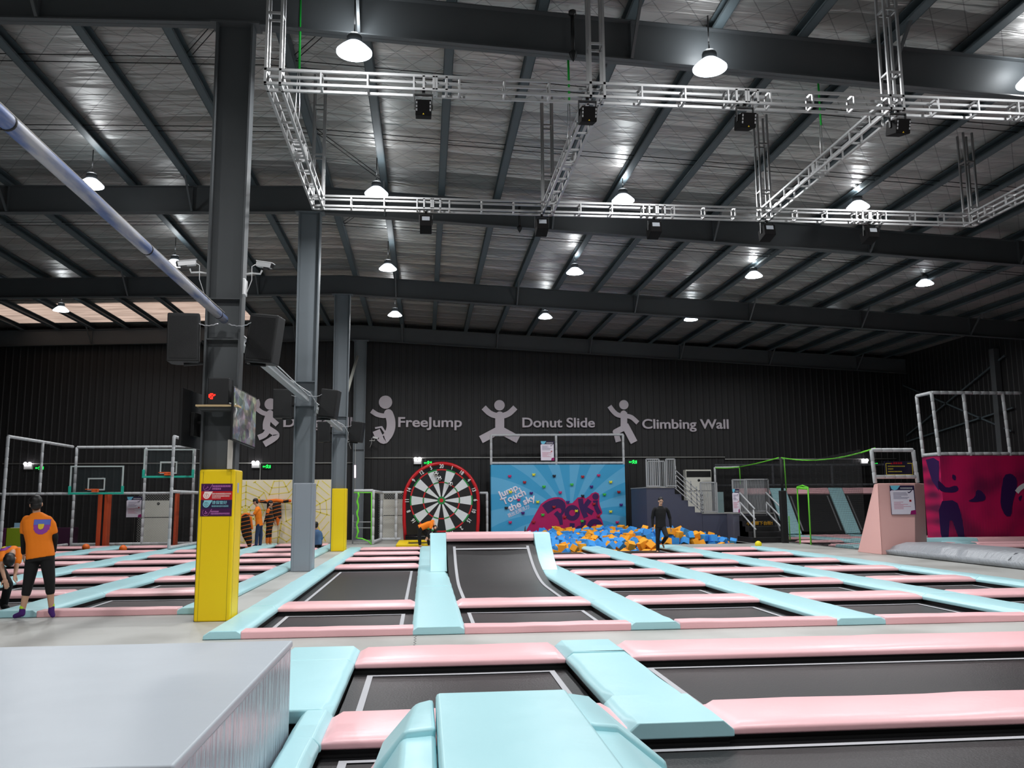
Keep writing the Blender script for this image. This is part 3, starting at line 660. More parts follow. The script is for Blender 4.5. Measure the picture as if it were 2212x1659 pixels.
# shelf with black case and red display
t = thing('wall_shelf', 'thin wooden shelf across the nearest column', 'shelf', (-2.9, 12.4, 2.96))
m = MB(); m.box((-3.17, 12.15, 2.945), (-2.6, 12.46, 2.97)); m.build('board', mat('pale_wood', (196, 170, 128), .6), t)
m = MB(); m.box((-3.14, 12.2, 2.90), (-2.63, 12.46, 2.944)); m.build('rail', STEEL, t)
t = thing('subwoofer', 'small black cabinet with a red glowing display on the column shelf', 'cabinet', (-2.86, 12.25, 2.97))
m = MB(); m.box((-3.02, 12.17, 2.971), (-2.73, 12.43, 3.35)); m.build('cabinet', mat('case_black', (20, 20, 21), .5), t, bevel=.012)
m = MB()
for dx, dz in ((0, .05), (.018, .062), (.036, .062), (.054, .04), (.018, .04), (.0, .02), (.036, .02), (.018, 0), (.068, .05), (.036, 0), (.0, .035)): m.box((-3.0+dx, 12.165, 3.05+dz), (-3.0+dx+.02, 12.17, 3.05+dz+.016))
m.build('display', mat('red_led', (255, 30, 20), .4, emit=5), t)
m = MB(); m.tube([(-2.74, 12.2, 3.0), (-2.64, 12.18, 2.98), (-2.62, 12.18, 2.9), (-2.66, 12.2, 2.75)], .011, 6)
tag(m.build('power_cable', WHT, loc=(-2.65, 12.2, 2.9)), 'white cable looping off the end of the column shelf', 'cable')
# screens
SCR = mat('screen_picture', (120, 118, 120), .4)
n, l, b = nodes(SCR); tc = n.new('ShaderNodeTexCoord'); vo = n.new('ShaderNodeTexVoronoi'); vo.inputs['Scale'].default_value = 9; l.new(tc.outputs['Object'], vo.inputs['Vector'])
no = n.new('ShaderNodeTexNoise'); no.inputs['Scale'].default_value = 6; no.inputs['Detail'].default_value = 6; l.new(tc.outputs['Object'], no.inputs['Vector'])
hs = n.new('ShaderNodeHueSaturation'); hs.inputs['Saturation'].default_value = .35; hs.inputs['Value'].default_value = .75; l.new(vo.outputs['Color'], hs.inputs['Color'])
cr = n.new('ShaderNodeValToRGB'); cr.color_ramp.elements[0].position = .42; cr.color_ramp.elements[1].position = .6; cr.color_ramp.elements[0].color = (.03,.03,.05,1); cr.color_ramp.elements[1].color = (.5,.5,.5,1); l.new(no.outputs[0], cr.inputs[0])
mx = n.new('ShaderNodeMix'); mx.data_type = 'RGBA'; mx.blend_type = 'MULTIPLY'; mx.inputs['Factor'].default_value = .85; l.new(hs.outputs[0], mx.inputs['A']); l.new(cr.outputs[0], mx.inputs['B'])
l.new(mx.outputs['Result'], b.inputs['Emission Color']); b.inputs['Emission Strength'].default_value = .8; b.inputs['Base Color'].default_value = (.02,.02,.02,1)
def screen(label, p, q, h, front, lit):   # p, q: plan positions of the two vertical edges (bottom z)
    p = Vector(p); q = Vector(q); d = q-p; nrm = Vector((d.y, -d.x, 0)).normalized()*front
    t = thing('flat_screen', label, 'screen', (p+q)/2, None)
    up = Vector((0, 0, h))
    m = MB(); m.prism([p, q, q+up, p+up], -nrm*.03); m.build('bezel', BLK, t, bevel=.004)
    e = d.normalized()*.015; m = MB(); a, b2 = p+e+nrm*.003+Vector((0, 0, .02)), q-e+nrm*.003+Vector((0, 0, .02)); u2 = Vector((0, 0, h-.035))
    m.add([a, b2, b2+u2, a+u2], [(0,1,2,3)]); m.build('display', SCR if lit else mat('dark_screen', (8, 8, 10), .15), t)
    c = (p+q)/2-nrm*.035; m = MB(); s = d.normalized()*.14
    m.prism([c-s+up*.2, c+s+up*.2, c+s+up*.62, c-s+up*.62], -nrm*.05); m.build('rear_housing', mat('tv_back', (14, 14, 15), .6), t, bevel=.005)
    m = MB(); m.tube([c+up*.45, Vector((-2.9+(.26 if c.x > -2.9 else -.26), 12.5, c.z+h*.45))], .025, 6, square=True); m.build('mount', BLK, t)
screen('flat screen showing a group picture, turned toward the right of the nearest column', (-2.655, 12.12, 2.48), (-2.50, 12.95, 2.41), .75, 1, True)
screen('dark flat screen seen from behind, left of the nearest column', (-3.36, 12.1, 2.40), (-3.25, 12.95, 2.38), .80, -1, False)
m = MB(); m.box((-2.76, 12.36, 2.09), (-2.70, 12.42, 2.5)); tag(m.build('cable_duct', mat('beige_plastic', (196, 190, 180), .6), loc=(-2.67, 12.4, 2.2)), 'beige cable duct between the lit screen and the yellow pad', 'duct')
# warning board on the yellow pad
def stripbars(m, x, y, z, w, n_, h, rnd, mi=0, gap=.35):
    cw = w/n_
    for k in range(n_):
        a = x+k*cw; m.box((a+cw*.08, y-.0012, z), (a+cw*(.92-rnd.random()*.1), y, z+h*.3), mi); m.box((a+cw*.08, y-.0012, z+h*.45), (a+cw*.9, y, z+h*.62), mi)
        m.box((a+cw*(.3+rnd.random()*.3), y-.0012, z), (a+cw*(.45+rnd.random()*.3), y, z+h), mi); m.box((a+cw*.1, y-.0012, z+h*.8), (a+cw*.85, y, z+h), mi)
def text(name, s, size, M, parent, T, bold=0., ext=.003, align='CENTER', xs=1., width=None):
    cu = bpy.data.curves.new(name, 'FONT'); cu.body = s; cu.size = size; cu.extrude = ext; cu.bevel_depth = bold; cu.bevel_resolution = 0; cu.align_x = align; cu.align_y = 'CENTER'
    o = bpy.data.objects.new(name, cu); col.objects.link(o); bpy.context.view_layer.update()
    me = bpy.data.meshes.new_from_object(o.evaluated_get(bpy.context.evaluated_depsgraph_get())); bpy.data.objects.remove(o)
    me.materials.clear(); me.materials.append(M); org = Vector(parent.get('_o', (0,0,0))) if parent is not None else Vector((0,0,0))
    if width:
        w_ = [v.co.x for v in me.vertices]; xs = width/(max(w_)-min(w_))
    me.transform(Matrix.Translation(-org) @ T @ Matrix.Diagonal((xs, 1, 1, 1)))
    r = bpy.data.objects.new(name, me); col.objects.link(r)
    if parent is not None: r.parent = parent
    return r
def TW(x, y, z, rot=0.):   # text standing on a wall that faces the viewer
    return Matrix.Translation((x, y, z)) @ Matrix.Rotation(pi/2, 4, 'X') @ Matrix.Rotation(rot, 4, 'Z')
rnd = random.Random(3)
x0, x1, z1 = -3.115, -2.69, 1.885; Y = 12.432; hs_ = [.105, .12, .12, .105]
t = thing('warning_board', 'purple, red and navy four-row warning board on the nearest yellow pad', 'sign', (x0, Y, 1.45))
PPL = mat('board_purple', (70, 14, 72), .4); RED = mat('board_red', (196, 22, 34), .4); PKT = mat('board_pink', (220, 130, 205), .5); CYA = mat('board_cyan', (140, 205, 215), .5)
WT = mat('board_white', (250, 232, 225), .5)
z = z1
for k, (h, M1) in enumerate(zip(hs_, (PPL, RED, NAVY, PPL))):
    m = MB(); m.box((x0, Y, z-h), (x1, Y+.008, z)); m.build('row_panel', M1, t)
    cx, cz_ = x0+.075, z-h*.5; m = MB(); MM = (PKT, WT, CYA, PKT)[k]
    if k in (1, 2):
        m.prism([(cx+.045*cos(a), Y-.001, cz_+.045*sin(a)) for a in [pi*.75+(2*pi-pi*.9)*i/14 for i in range(15)]]+[(cx+.085, Y-.001, z-.004), (cx-.03, Y-.001, z-.004)], (0, .001, 0)); m.build('drop_shape', MM, t)
        m = MB(); m.tube([(cx+.028*cos(2*pi*i/16), Y-.002, cz_+.028*sin(2*pi*i/16)) for i in range(16)], .002, 4, closed=True); m.box((cx-.003, Y-.003, cz_-.006), (cx+.003, Y-.001, cz_+.02)); m.box((cx-.003, Y-.003, cz_-.018), (cx+.003, Y-.001, cz_-.011)); m.build('exclamation_mark', (RED, NAVY)[k-1], t)
    else:
        m.tube([(cx+.045*cos(a), Y-.001, cz_+.045*sin(a)) for a in [pi*.75+(2*pi-pi*.95)*i/14 for i in range(15)]]+[(cx+.08, Y-.001, z-.004)], .0018, 4)
        m.tube([(cx-.02, Y-.002, cz_-.02), (cx, Y-.002, cz_-.01), (cx+.015, Y-.002, cz_+.02), (cx+.02, Y-.002, cz_-.005)] if k == 0 else [(cx-.02, Y-.002, cz_-.01), (cx, Y-.002, cz_-.02), (cx+.022, Y-.002, cz_-.008), (cx, Y-.002, cz_), (cx-.005, Y-.002, cz_+.02)], .004, 4); m.build('pictogram', MM, t)
    m = MB()
    if k == 2:
        text('lettering', '请保管好', .052, CYA, t, TW(x0+.255, Y-.001, z-.04), ext=.001, bold=.0006); stripbars(m, x0+.15, Y, z-.097, .23, 13, .022, rnd)
    elif k == 0: stripbars(m, x0+.15, Y, z-.046, .25, 11, .024, rnd); stripbars(m, x0+.15, Y, z-.082, .12, 5, .024, rnd)
    elif k == 1: stripbars(m, x0+.15, Y, z-.045, .26, 15, .021, rnd); stripbars(m, x0+.15, Y, z-.076, .24, 13, .021, rnd); stripbars(m, x0+.15, Y, z-.098, .12, 9, .013, rnd)
    else: stripbars(m, x0+.14, Y, z-.05, .11, 7, .019, rnd); stripbars(m, x0+.14, Y, z-.08, .26, 15, .021, rnd)
    m.build('small_print', MM, t)
    z -= h
m = MB(); m.box((-2.66, 12.60, 1.76), (-2.654, 12.68, 1.9)); o = tag(m.build('small_notice', mat('notice_blue', (170, 180, 215), .5), loc=(-2.57, 12.6, 1.8)), 'small pale blue sticker on the right side of the nearest yellow pad', 'sign')
# ------------------------------------------------------------------ wall figures and lettering
def ngon(m, pts, d=(0, .004, 0)): m.prism(pts, d)
FIG = mat('sign_lilac_grey', (205, 196, 203), .6)
YS = 38.735
def ribbon(m, pts, w, Y, d=.04, mi=0):
    """flat bent band through the 2-D points (x, z), constant width"""
    P = [Vector((p[0], p[1])) for p in pts]
    if len(P) > 2:      # smooth it
        Q = []
        for i in range(len(P)-1):
            p0 = P[max(i-1, 0)]; p1 = P[i]; p2 = P[i+1]; p3 = P[min(i+2, len(P)-1)]
            for k in range(5):
                t = k/5; Q.append(.5*((2*p1)+(-p0+p2)*t+(2*p0-5*p1+4*p2-p3)*t*t+(-p0+3*p1-3*p2+p3)*t**3))
        Q.append(P[-1]); P = Q
    L, R = [], []
    for i, p in enumerate(P):
        t = (P[min(i+1, len(P)-1)]-P[max(i-1, 0)]).normalized(); nn = Vector((-t.y, t.x))*w/2; L.append(p+nn); R.append(p-nn)
    for i in range(len(P)-1):
        q = [L[i], L[i+1], R[i+1], R[i]]; m.prism([(v.x, Y, v.y) for v in q], (0, d, 0), mi)
def disc(m, c, r, Y, d=.04, mi=0, n_=32, r2=0):
    if r2:
        for k in range(n_):
            a, b2 = 2*pi*k/n_, 2*pi*(k+1)/n_
            m.prism([(c[0]+r*cos(a), Y, c[1]+r*sin(a)), (c[0]+r*cos(b2), Y, c[1]+r*sin(b2)), (c[0]+r2*cos(b2), Y, c[1]+r2*sin(b2)), (c[0]+r2*cos(a), Y, c[1]+r2*sin(a))], (0, d, 0), mi)
    else: m.prism([(c[0]+r*cos(2*pi*k/n_), Y, c[1]+r*sin(2*pi*k/n_)) for k in range(n_)], (0, d, 0), mi)
def zmap(ox, oy, sc_, Y):
    f = lambda u, v: (lambda p: (p.x, p.z))(PY(ox+u/sc_, oy+v/sc_, Y))
    k = (PY(1100, 900, Y)-PY(1000, 900, Y)).length/100/sc_
    return f, k
# jumping figures
f, k = zmap(540, 840, 4.809, YS)
def figure_sign(label, heads, bands, f, k):
    m = MB()
    for i, ((u, v), r) in enumerate(heads): disc(m, f(u, v), r*k, YS-.004*i, n_=36)
    for i, (pts, w) in enumerate(bands): ribbon(m, [f(*p) for p in pts], w*k, YS-.004*(i+len(heads)))
    o = m.build('figure_sign', FIG, loc=(f(*heads[0][0])[0], YS, f(*heads[0][0])[1])); tag(o, label, 'sign', 'jumping figure signs')
figure_sign('cut-out jumping figure sign left of the second column', [((212, 158), 58), ((207, 255), 34)],
            [(((70, 112), (82, 160), (72, 200), (125, 245), (185, 262), (215, 262)), 46), (((203, 250), (190, 300), (172, 360), (172, 420)), 72), (((210, 270), (235, 325), (285, 372)), 50),
             (((165, 400), (215, 430), (275, 478), (240, 520), (148, 576)), 62), (((180, 445), (150, 480), (88, 508)), 56)], f, k)
figure_sign('cut-out curled jumping figure sign left of the word FreeJump', [((1408, 138), 68), ((1438, 255), 44)],
            [(((1262, 228), (1320, 265), (1390, 280), (1440, 265)), 48), (((1438, 250), (1462, 320), (1464, 400), (1440, 470), (1400, 520)), 88), (((1455, 440), (1400, 530), (1345, 500), (1312, 432)), 78), (((1300, 408), (1366, 396)), 18), (((1364, 392), (1410, 462)), 20)], f, k)
f, k = zmap(760, 820, 3.687, YS)
figure_sign('cut-out star-jump figure sign above the climbing wall, left of Donut Slide', [((1176, 204), 42), ((1178, 285), 32)],
            [(((1050, 222), (1095, 265), (1140, 285), (1178, 288)), 46), (((1302, 222), (1257, 265), (1214, 285), (1178, 288)), 46), (((1178, 270), (1178, 405)), 72), (((1190, 392), (1110, 435), (1028, 478)), 62), (((1166, 392), (1245, 435), (1325, 478)), 62)], f, k)
f, k = zmap(1280, 840, 6.9125, YS)
figure_sign('cut-out climbing figure sign left of the words Climbing Wall', [((468, 237), 72), ((465, 370), 48), ((345, 645), 44)],
            [(((252, 258), (310, 335), (370, 385), (450, 405)), 72), (((480, 400), (580, 425), (675, 508)), 68), (((467, 350), (467, 560)), 100), (((490, 575), (420, 605), (345, 645)), 88), (((345, 640), (385, 790)), 84), (((480, 540), (550, 670), (618, 800)), 112)], f, k)
def word(s, pxa, pxb, pbase, label, size, ptop=None):
    a = PY(pxa, pbase, YS); b2 = PY(pxb, pbase, YS)
    t = thing('wall_lettering', label, 'lettering', ((a.x+b2.x)/2, YS, a.z), 'lettering on the back wall')
    cu = text('letters', s, size, FIG, None, Matrix.Identity(4), bold=.016, ext=.02)
    cu.name = 'letters'; vs = cu.data.vertices
    x_ = [v.co.x for v in vs]; w = max(x_)-min(x_); c = (max(x_)+min(x_))/2
    for v in vs:
        x, y, z = v.co; v.co = ((x-c)*(b2.x-a.x)/w, -z, y)
    cu.parent = t
    return t, cu
HZ = .62
for s, a, b2, ybase, lab in (('Dodgeball', 612, 762, 913, 'lettering Dodgeball on the back wall, partly behind columns'), ('FreeJump', 860, 998, 913, 'lettering FreeJump on the black back wall'),
                     ('Donut Slide', 1128, 1285, 914, 'lettering Donut Slide above the blue climbing wall'), ('Climbing Wall', 1387, 1574, 917, 'lettering Climbing Wall, rightmost on the back wall')):
    word(s, a, b2, ybase, lab, HZ)
# conduit along the back wall
CON = mat('conduit_grey', (160, 160, 156), .5)
for k, (x0, x1, z, lb) in enumerate(((-18, -3.1, 3.38, 'thin grey conduit along the back wall, left stretch'), (-3.03, 13.9, 3.6, 'thin grey conduit along the back wall above dartboard and climbing wall'), (13.9, 22.3, 3.5, 'thin grey conduit on the back wall behind the net room'))):
    m = MB(); m.tube([(x0, 38.74, z), (x1, 38.74, z)], .03, 6); tag(m.build('wall_conduit', CON, loc=(x0, 38.6, z)), lb, 'conduit', 'conduits on the back wall')
# emergency lights and exit signs
EML = mat('emergency_lamp', (255, 250, 255), .4, emit=8); EXG = mat('exit_green', (30, 230, 90), .4, emit=3.5, ergb=(20, 255, 70)); EXD = mat('exit_dark', (6, 50, 22), .5)
for i, (px_, py_, lb) in enumerate(((60, 1007, 'far left behind the net frame'), (552, 1004, 'above the web wall'), (902, 996, 'above the dartboard'), (1868, 999, 'in the right corner behind the net'))):
    p = PY(px_, py_, 38.65); t = thing('emergency_light', 'white twin-head emergency light %s' % lb, 'emergency light', (p.x, 38.65, p.z), 'twin emergency lights')
    m = MB(); m.box((p.x-.17, 38.65, p.z-.14), (p.x+.17, 38.79, p.z+.04)); m.build('battery_box', WHT, t, bevel=.015)
    for s in (-1, 1):
        m = MB(); m.lathe([(.075, 0), (.06, .06), (.03, .1)], (p.x+s*.09, 38.6, p.z+.1), 14, axis='y'); m.build('lamp_head', EML, t)
RUNP = [(((-.16, 0), (-.05, .0)), .03), (((-.02, .055), (.05, .05), (.03, -.02), (.1, -.06)), .022), (((.03, -.02), (-.03, -.06)), .022), (((.0, .04), (-.04, .01)), .018), (((.05, .05), (.09, .02)), .018)]
for i, (px_, py_, lb) in enumerate(((85, 1011, 'green exit sign with an arrow, far left behind the net frame'), (576, 1008, 'green exit sign above the web wall'), (924, 1000, 'green exit sign above the dartboard'), (1367, 998, 'green exit sign at the slate platform corner'), (1888, 1003, 'green exit sign glimpsed behind the pink tower'))):
    Y = 38.72 if i != 3 else 36.3; p = PY(px_, py_, Y); t = thing('exit_sign', lb, 'exit sign', (p.x, Y, p.z), 'green exit signs')
    m = MB(); m.box((p.x-.2, Y, p.z-.09), (p.x+.2, Y+.06, p.z+.09)); m.build('panel', EXD, t)
    m = MB()
    for pts, w in RUNP: ribbon(m, [(p.x+a-.0, p.z+b2) for a, b2 in pts], w, Y-.006, .005)
    disc(m, (p.x+.03, p.z+.075), .016, Y-.006, .005, n_=10); m.prism([(p.x-.17, Y-.006, p.z), (p.x-.12, Y-.006, p.z+.035), (p.x-.12, Y-.006, p.z-.035)], (0, .005, 0)); m.box((p.x+.12, Y-.006, p.z-.06), (p.x+.17, Y-.001, p.z+.06))
    m.build('running_figure', EXG, t)
for i, (px_, zt) in enumerate(((562, 3.38), (911, 3.6))):
    p = PY(px_, 1010, 38.7); m = MB(); m.tube([(p.x, 38.74, .0), (p.x, 38.74, zt)], .02, 6)
    tag(m.build('conduit_drop', CON, loc=(p.x, 38.45, 2)), ['vertical conduit drop above the web wall', 'vertical conduit drop behind the dartboard'][i], 'conduit')

# ------------------------------------------------------------------ inflatable dartboard
DX, DZ, DY = .70, 1.69, 36.75
RDV = mat('red_inflatable', (196, 18, 30), .32, bump=.25, bscale=4); BKV = mat('black_inflatable', (14, 14, 16), .3, bump=.3, bscale=4); WHV = mat('white_felt', (214, 218, 222), .75, bump=.3, bscale=8); GRV = mat('green_felt', (26, 130, 62), .7); RDF = mat('red_felt', (190, 26, 34), .7); BKF = mat('black_felt', (16, 16, 20), .7)
t = thing('inflatable_dartboard', 'giant red and black inflatable football dartboard with numbers', 'dartboard', (DX, DY+.4, 0))
arch = [(DX+1.5, 0.03), (DX+1.56, .8), (DX+1.57, 1.5)]+[(DX+1.57*cos(a), 1.66+1.6*sin(a)) for a in [pi*i/22 for i in range(1, 22)]]+[(DX-1.57, 1.5), (DX-1.56, .8), (DX-1.5, .03)]
m = MB(); m.prism([(x, DY+.03, z) for x, z in arch], (0, .75, 0)); m.build('body', BKV, t, bevel=.06, seg=3)
m = MB(); m.tube([(x, DY+.05, z) for x, z in arch], .075, 10); m.tube([(x, DY+.74, z) for x, z in arch], .08, 10); m.build('red_tube', RDV, t)
m = MB(); m.tube([(DX-1.5, DY+.0, .14), (DX+1.5, DY+.0, .14)], .13, 12); m.build('foot_tube', BKV, t)
def wedge(m, r0, r1, a0, a1, y, mi): 
    st = 4; 
    for k in range(st):
        p, q = a0+(a1-a0)*k/st, a0+(a1-a0)*(k+1)/st
        m.prism([(DX+r0*sin(p), y, DZ+r0*cos(p)), (DX+r1*sin(p), y, DZ+r1*cos(p)), (DX+r1*sin(q), y, DZ+r1*cos(q)), (DX+r0*sin(q), y, DZ+r0*cos(q))], (0, .012, 0), mi)
nums = [20, 1, 18, 4, 13, 6, 10, 15, 2, 17, 3, 19, 7, 16, 8, 11, 14, 9, 12, 5]
for i in range(20):
    a0 = radians(i*18-9); a1 = a0+radians(18); blk = i % 2 == 0
    m = MB(); wedge(m, .16, 1.3, a0, a1, DY-.0, 0); m.build('sector', BKF if blk else WHV, t)
for nm, r0, r1 in (('inner_ring', .74, .79), ('outer_ring', 1.27, 1.33)):
    m = MB()
    for i in range(20): wedge(m, r0, r1, radians(i*18-9), radians(i*18+9), DY-.008, 0 if i % 2 == 0 else 1)
    m.build(nm, [RDF, GRV], t)
m = MB(); disc(m, (DX, DZ), .165, DY-.012, .012, 0); disc(m, (DX, DZ), .08, DY-.02, .01, 1); m.build('bullseye', [GRV, RDF], t)
for i, nv in enumerate(nums):
    a = radians(i*18); text('number', str(nv), .23, WHT, t, TW(DX+1.44*sin(a), DY+.0, DZ+1.44*cos(a), -a if abs(sin(a)) < .8 else -a), bold=.006, ext=.02, xs=.8)
for i, (px_, py_) in enumerate(((942, 1023), (949, 1033), (973, 1045))):
    p = PY(px_, py_, DY-.12); m = MB(); bmx = bmesh.new(); bmesh.ops.create_icosphere(bmx, subdivisions=4, radius=.105); ico = bmesh.new(); bmesh.ops.create_icosphere(ico, subdivisions=1, radius=1); dirs = [v.co.normalized() for v in ico.verts]; ico.free()
    me = bpy.data.meshes.new('football'); 
    for fc in bmx.faces: fc.material_index = 1 if max(fc.calc_center_median().normalized().dot(d) for d in dirs) > .93 else 0; fc.smooth = True
    bmx.to_mesh(me); bmx.free(); me.materials.append(WHT); me.materials.append(BLK); o = bpy.data.objects.new('football', me); col.objects.link(o); o.location = (p.x, DY-.105, p.z); o.rotation_euler = (i*.7, i*1.1, .3)
    tag(o, ['white and black football stuck at the 5 sector edge, topmost of the three', 'white and black football stuck in the 20 sector, middle of the three', 'white and black football stuck between 1 and 18, lowest of the three'][i], 'ball', 'footballs stuck on the dartboard')
# yellow start pad in front of it
t = thing('start_pad', 'flat yellow square frame pad on the floor before the dartboard', 'mat', (-.2, 33, 0))
m = MB(); a0, a1, b0, b1 = -1.04, .85, 32., 35.6; w = .42
for q in (((a0, b0), (a1, b0+w)), ((a0, b1-w), (a1, b1)), ((a0, b0+w), (a0+w, b1-w)), ((a1-w, b0+w), (a1, b1-w))): m.box((q[0][0], q[0][1], .005), (q[1][0], q[1][1], .1))
m.build('frame', YEL, t, bevel=.02); m = MB(); m.box((a0+w, b0+w, .005), (a1-w, b1-w, .02)); m.build('inner_mat', BKF, t)

# ------------------------------------------------------------------ climbing wall
CW0, CW1, CWY, CWH = 2.87, 8.84, 37.5, 3.22
CWM = mat('sunburst_blue', (70, 165, 210), .5)
n, l, b = nodes(CWM); tc = n.new('ShaderNodeTexCoord'); sp = n.new('ShaderNodeSeparateXYZ'); l.new(tc.outputs['Object'], sp.inputs[0])
dx = mth(n, l, 'SUBTRACT', sp.outputs[0], .5); dz = mth(n, l, 'SUBTRACT', sp.outputs[2], -.75)
ang = mth(n, l, 'ARCTAN2', dx, dz); rad = mth(n, l, 'SQRT', mth(n, l, 'ADD', mth(n, l, 'MULTIPLY', dx, dx), mth(n, l, 'MULTIPLY', dz, dz)))
ph = mth(n, l, 'MULTIPLY', mth(n, l, 'SUBTRACT', ang, mth(n, l, 'MULTIPLY', mth(n, l, 'MULTIPLY', rad, ang), .06)), 19.)
fac = mth(n, l, 'GREATER_THAN', mth(n, l, 'SINE', ph), 0.)
l.new(mixc(n, l, fac, (56, 158, 205), (92, 174, 216)), b.inputs['Base Color'])
cc = ((CW0+CW1)/2, CWY, CWH/2)
t = thing('climbing_wall', 'blue sunburst climbing wall with a magenta and purple logo and slogan', 'climbing wall', cc)
m = MB(); m.box((CW0, CWY, -.3), (CW1, CWY+.5, CWH)); m.build('panel', CWM, t)
f, k = zmap(1100, 980, 8.296, CWY); Yp = CWY-.01
LM = mat('logo_magenta', (178, 8, 92), .5); LP = mat('logo_purple', (52, 12, 82), .5)
out = [(275, 1430), (420, 1165), (565, 905), (620, 862), (700, 812), (790, 785), (880, 778), (950, 795), (1005, 845), (1035, 905), (1080, 890), (1130, 885), (1180, 835), (1225, 785), (1290, 778), (1345, 775), (1365, 806), (1400, 780), (1430, 760), (1475, 712), (1545, 685), (1600, 712), (1618, 765), (1610, 850), (1625, 930), (1668, 1045), (1662, 1080), (1618, 1110), (1660, 1180), (1690, 1290), (1680, 1400), (1640, 1480), (1560, 1560), (800, 1640), (275, 1640)]
m = MB(); ngon(m, [(f(u, v)[0], Yp, f(u, v)[1]) for u, v in out])
m.build('logo_ground', LM, t)
m = MB(); Yq = CWY-.018; D = .006
_yq = [CWY-.018]
def poly(m, pts, Y, d):
    ngon(m, [(f(u, v)[0], Y, f(u, v)[1]) for u, v in pts])
poly(m, [(588, 932), (650, 880), (720, 845), (800, 818), (880, 808), (950, 832), (995, 880), (1012, 940), (1005, 1000), (980, 1060), (945, 1105), (955, 1190), (960, 1270), (905, 1280), (885, 1200), (860, 1150), (795, 1085), (830, 1045), (865, 1022), (895, 1060), (925, 1065), (938, 1020), (915, 980), (870, 972), (820, 990), (770, 1025), (692, 1078)], Yq, D)
disc(m, f(1128, 1060), 138*k, Yq-0.0015, D, r2=56*k)
ribbon(m, [f(1275, 805), f(1300, 960), f(1375, 1140)], 88*k, Yq-0.0030, D); ribbon(m, [f(1440, 830), f(1310, 1010)], 82*k, Yq-0.0045, D); ribbon(m, [f(1330, 965), f(1495, 1065)], 84*k, Yq-0.0060, D)
disc(m, f(1545, 768), 56*k, Yq-0.0075, D); ribbon(m, [f(1500, 855), f(1588, 848)], 26*k, Yq-0.0090, D); ribbon(m, [f(1545, 850), f(1555, 950), (f(1615, 1070))], 76*k, Yq-0.0105, D)
ribbon(m, [f(1127, 1245), f(1120, 1480)], 88*k, Yq-0.0120, D); disc(m, f(1070, 1420), 95*k, Yq-0.0135, D, r2=38*k); ribbon(m, [f(1335, 1190), f(1320, 1330), f(1345, 1480)], 84*k, Yq-0.0150, D); disc(m, f(1270, 1385), 95*k, Yq-0.0165, D, r2=38*k)
disc(m, f(1532, 1312), 142*k, Yq-0.0180, D, r2=54*k)
m.build('logo_letters', LP, t)
rt = radians(24)
for i, (s, u, v, sz) in enumerate((('Jump,', 1100, 1060, .40), ('Touch', 1110, 1074, .40), ('the sky', 1127, 1087, .40), ('跳出无限活力!', 1120.7, 1104.5, .2))):
    p = PY(u, v, CWY); text('slogan_lettering', s, sz, WHITEP, t, TW(p.x, CWY-.012, p.z, rt), bold=.014 if i < 3 else .002, ext=.002, width=(1.02, 1.12, 1.3, 1.02)[i])
# guard rail on top (foam padded tubes)
def foam_rail(name, label, cat, parts, r=.055, M=FOAMG, group=None, loc=None, nets=()):
    loc = loc or parts[0][0]
    t = thing(name, label, cat, loc, group)
    for p, q in parts:
        p = Vector(p); q = Vector(q); L = (q-p).length; N = max(1, int(L/.32)); pts = []; rr = []
        for i in range(N):
            a, b2 = i/N, (i+1)/N; e = .012/L
            pts += [p.lerp(q, a+e*.2), p.lerp(q, a+e*1.5), p.lerp(q, b2-e*1.5), p.lerp(q, b2-e*.2)]; rr += [r*.8, r, r, r*.8]
        m = MB(); m.tube(pts, rr, 10); m.build('foam_tube', M, t)
    for a, b2, c, d in nets:
        m = MB(); m.add([a, b2, c, d], [(0,1,2,3)]); m.build('net', NET, t)
    return t
def netmat(name, rgb, cell, thick, diag=False):
    m = mat(name, rgb, .8); n, l, b = nodes(m); tc = n.new('ShaderNodeTexCoord'); sp = n.new('ShaderNodeSeparateXYZ'); l.new(tc.outputs['Object'], sp.inputs[0])
    h = mth(n, l, 'ADD', sp.outputs[0], sp.outputs[1]); z = sp.outputs[2]
    if diag: u, v = mth(n, l, 'ADD', h, z), mth(n, l, 'SUBTRACT', h, z)
    else: u, v = h, z
    a = mth(n, l, 'LESS_THAN', mth(n, l, 'FRACT', mth(n, l, 'MULTIPLY', u, 1/cell)), thick); c = mth(n, l, 'LESS_THAN', mth(n, l, 'FRACT', mth(n, l, 'MULTIPLY', v, 1/cell)), thick)
    l.new(mth(n, l, 'MAXIMUM', a, c), b.inputs['Alpha']); return m
NET = netmat('black_net', (14, 14, 15), .05, .07); NETW = netmat('white_net', (190, 190, 186), .1, .09, True); NETD = netmat('dense_black_net', (10, 10, 11), .03, .24)
yR = CWY+.1; xm = PY(1201, 940, yR).x
foam_rail('guard_rail', 'white foam wrapped rail on top of the climbing wall', 'railing', [((CW0, yR, 3.3), (CW1, yR, 3.3)), ((CW0, yR, 4.53), (CW1, yR, 4.56)), ((CW0+.02, yR, 3.22), (CW0+.02, yR, 4.53)), ((xm, yR, 3.22), (xm, yR, 4.53)), ((CW1-.02, yR, 3.22), (CW1-.02, yR, 4.56))],
          nets=(((CW0, yR, 3.3), (CW1, yR, 3.3), (CW1, yR, 4.55), (CW0, yR, 4.53)),))
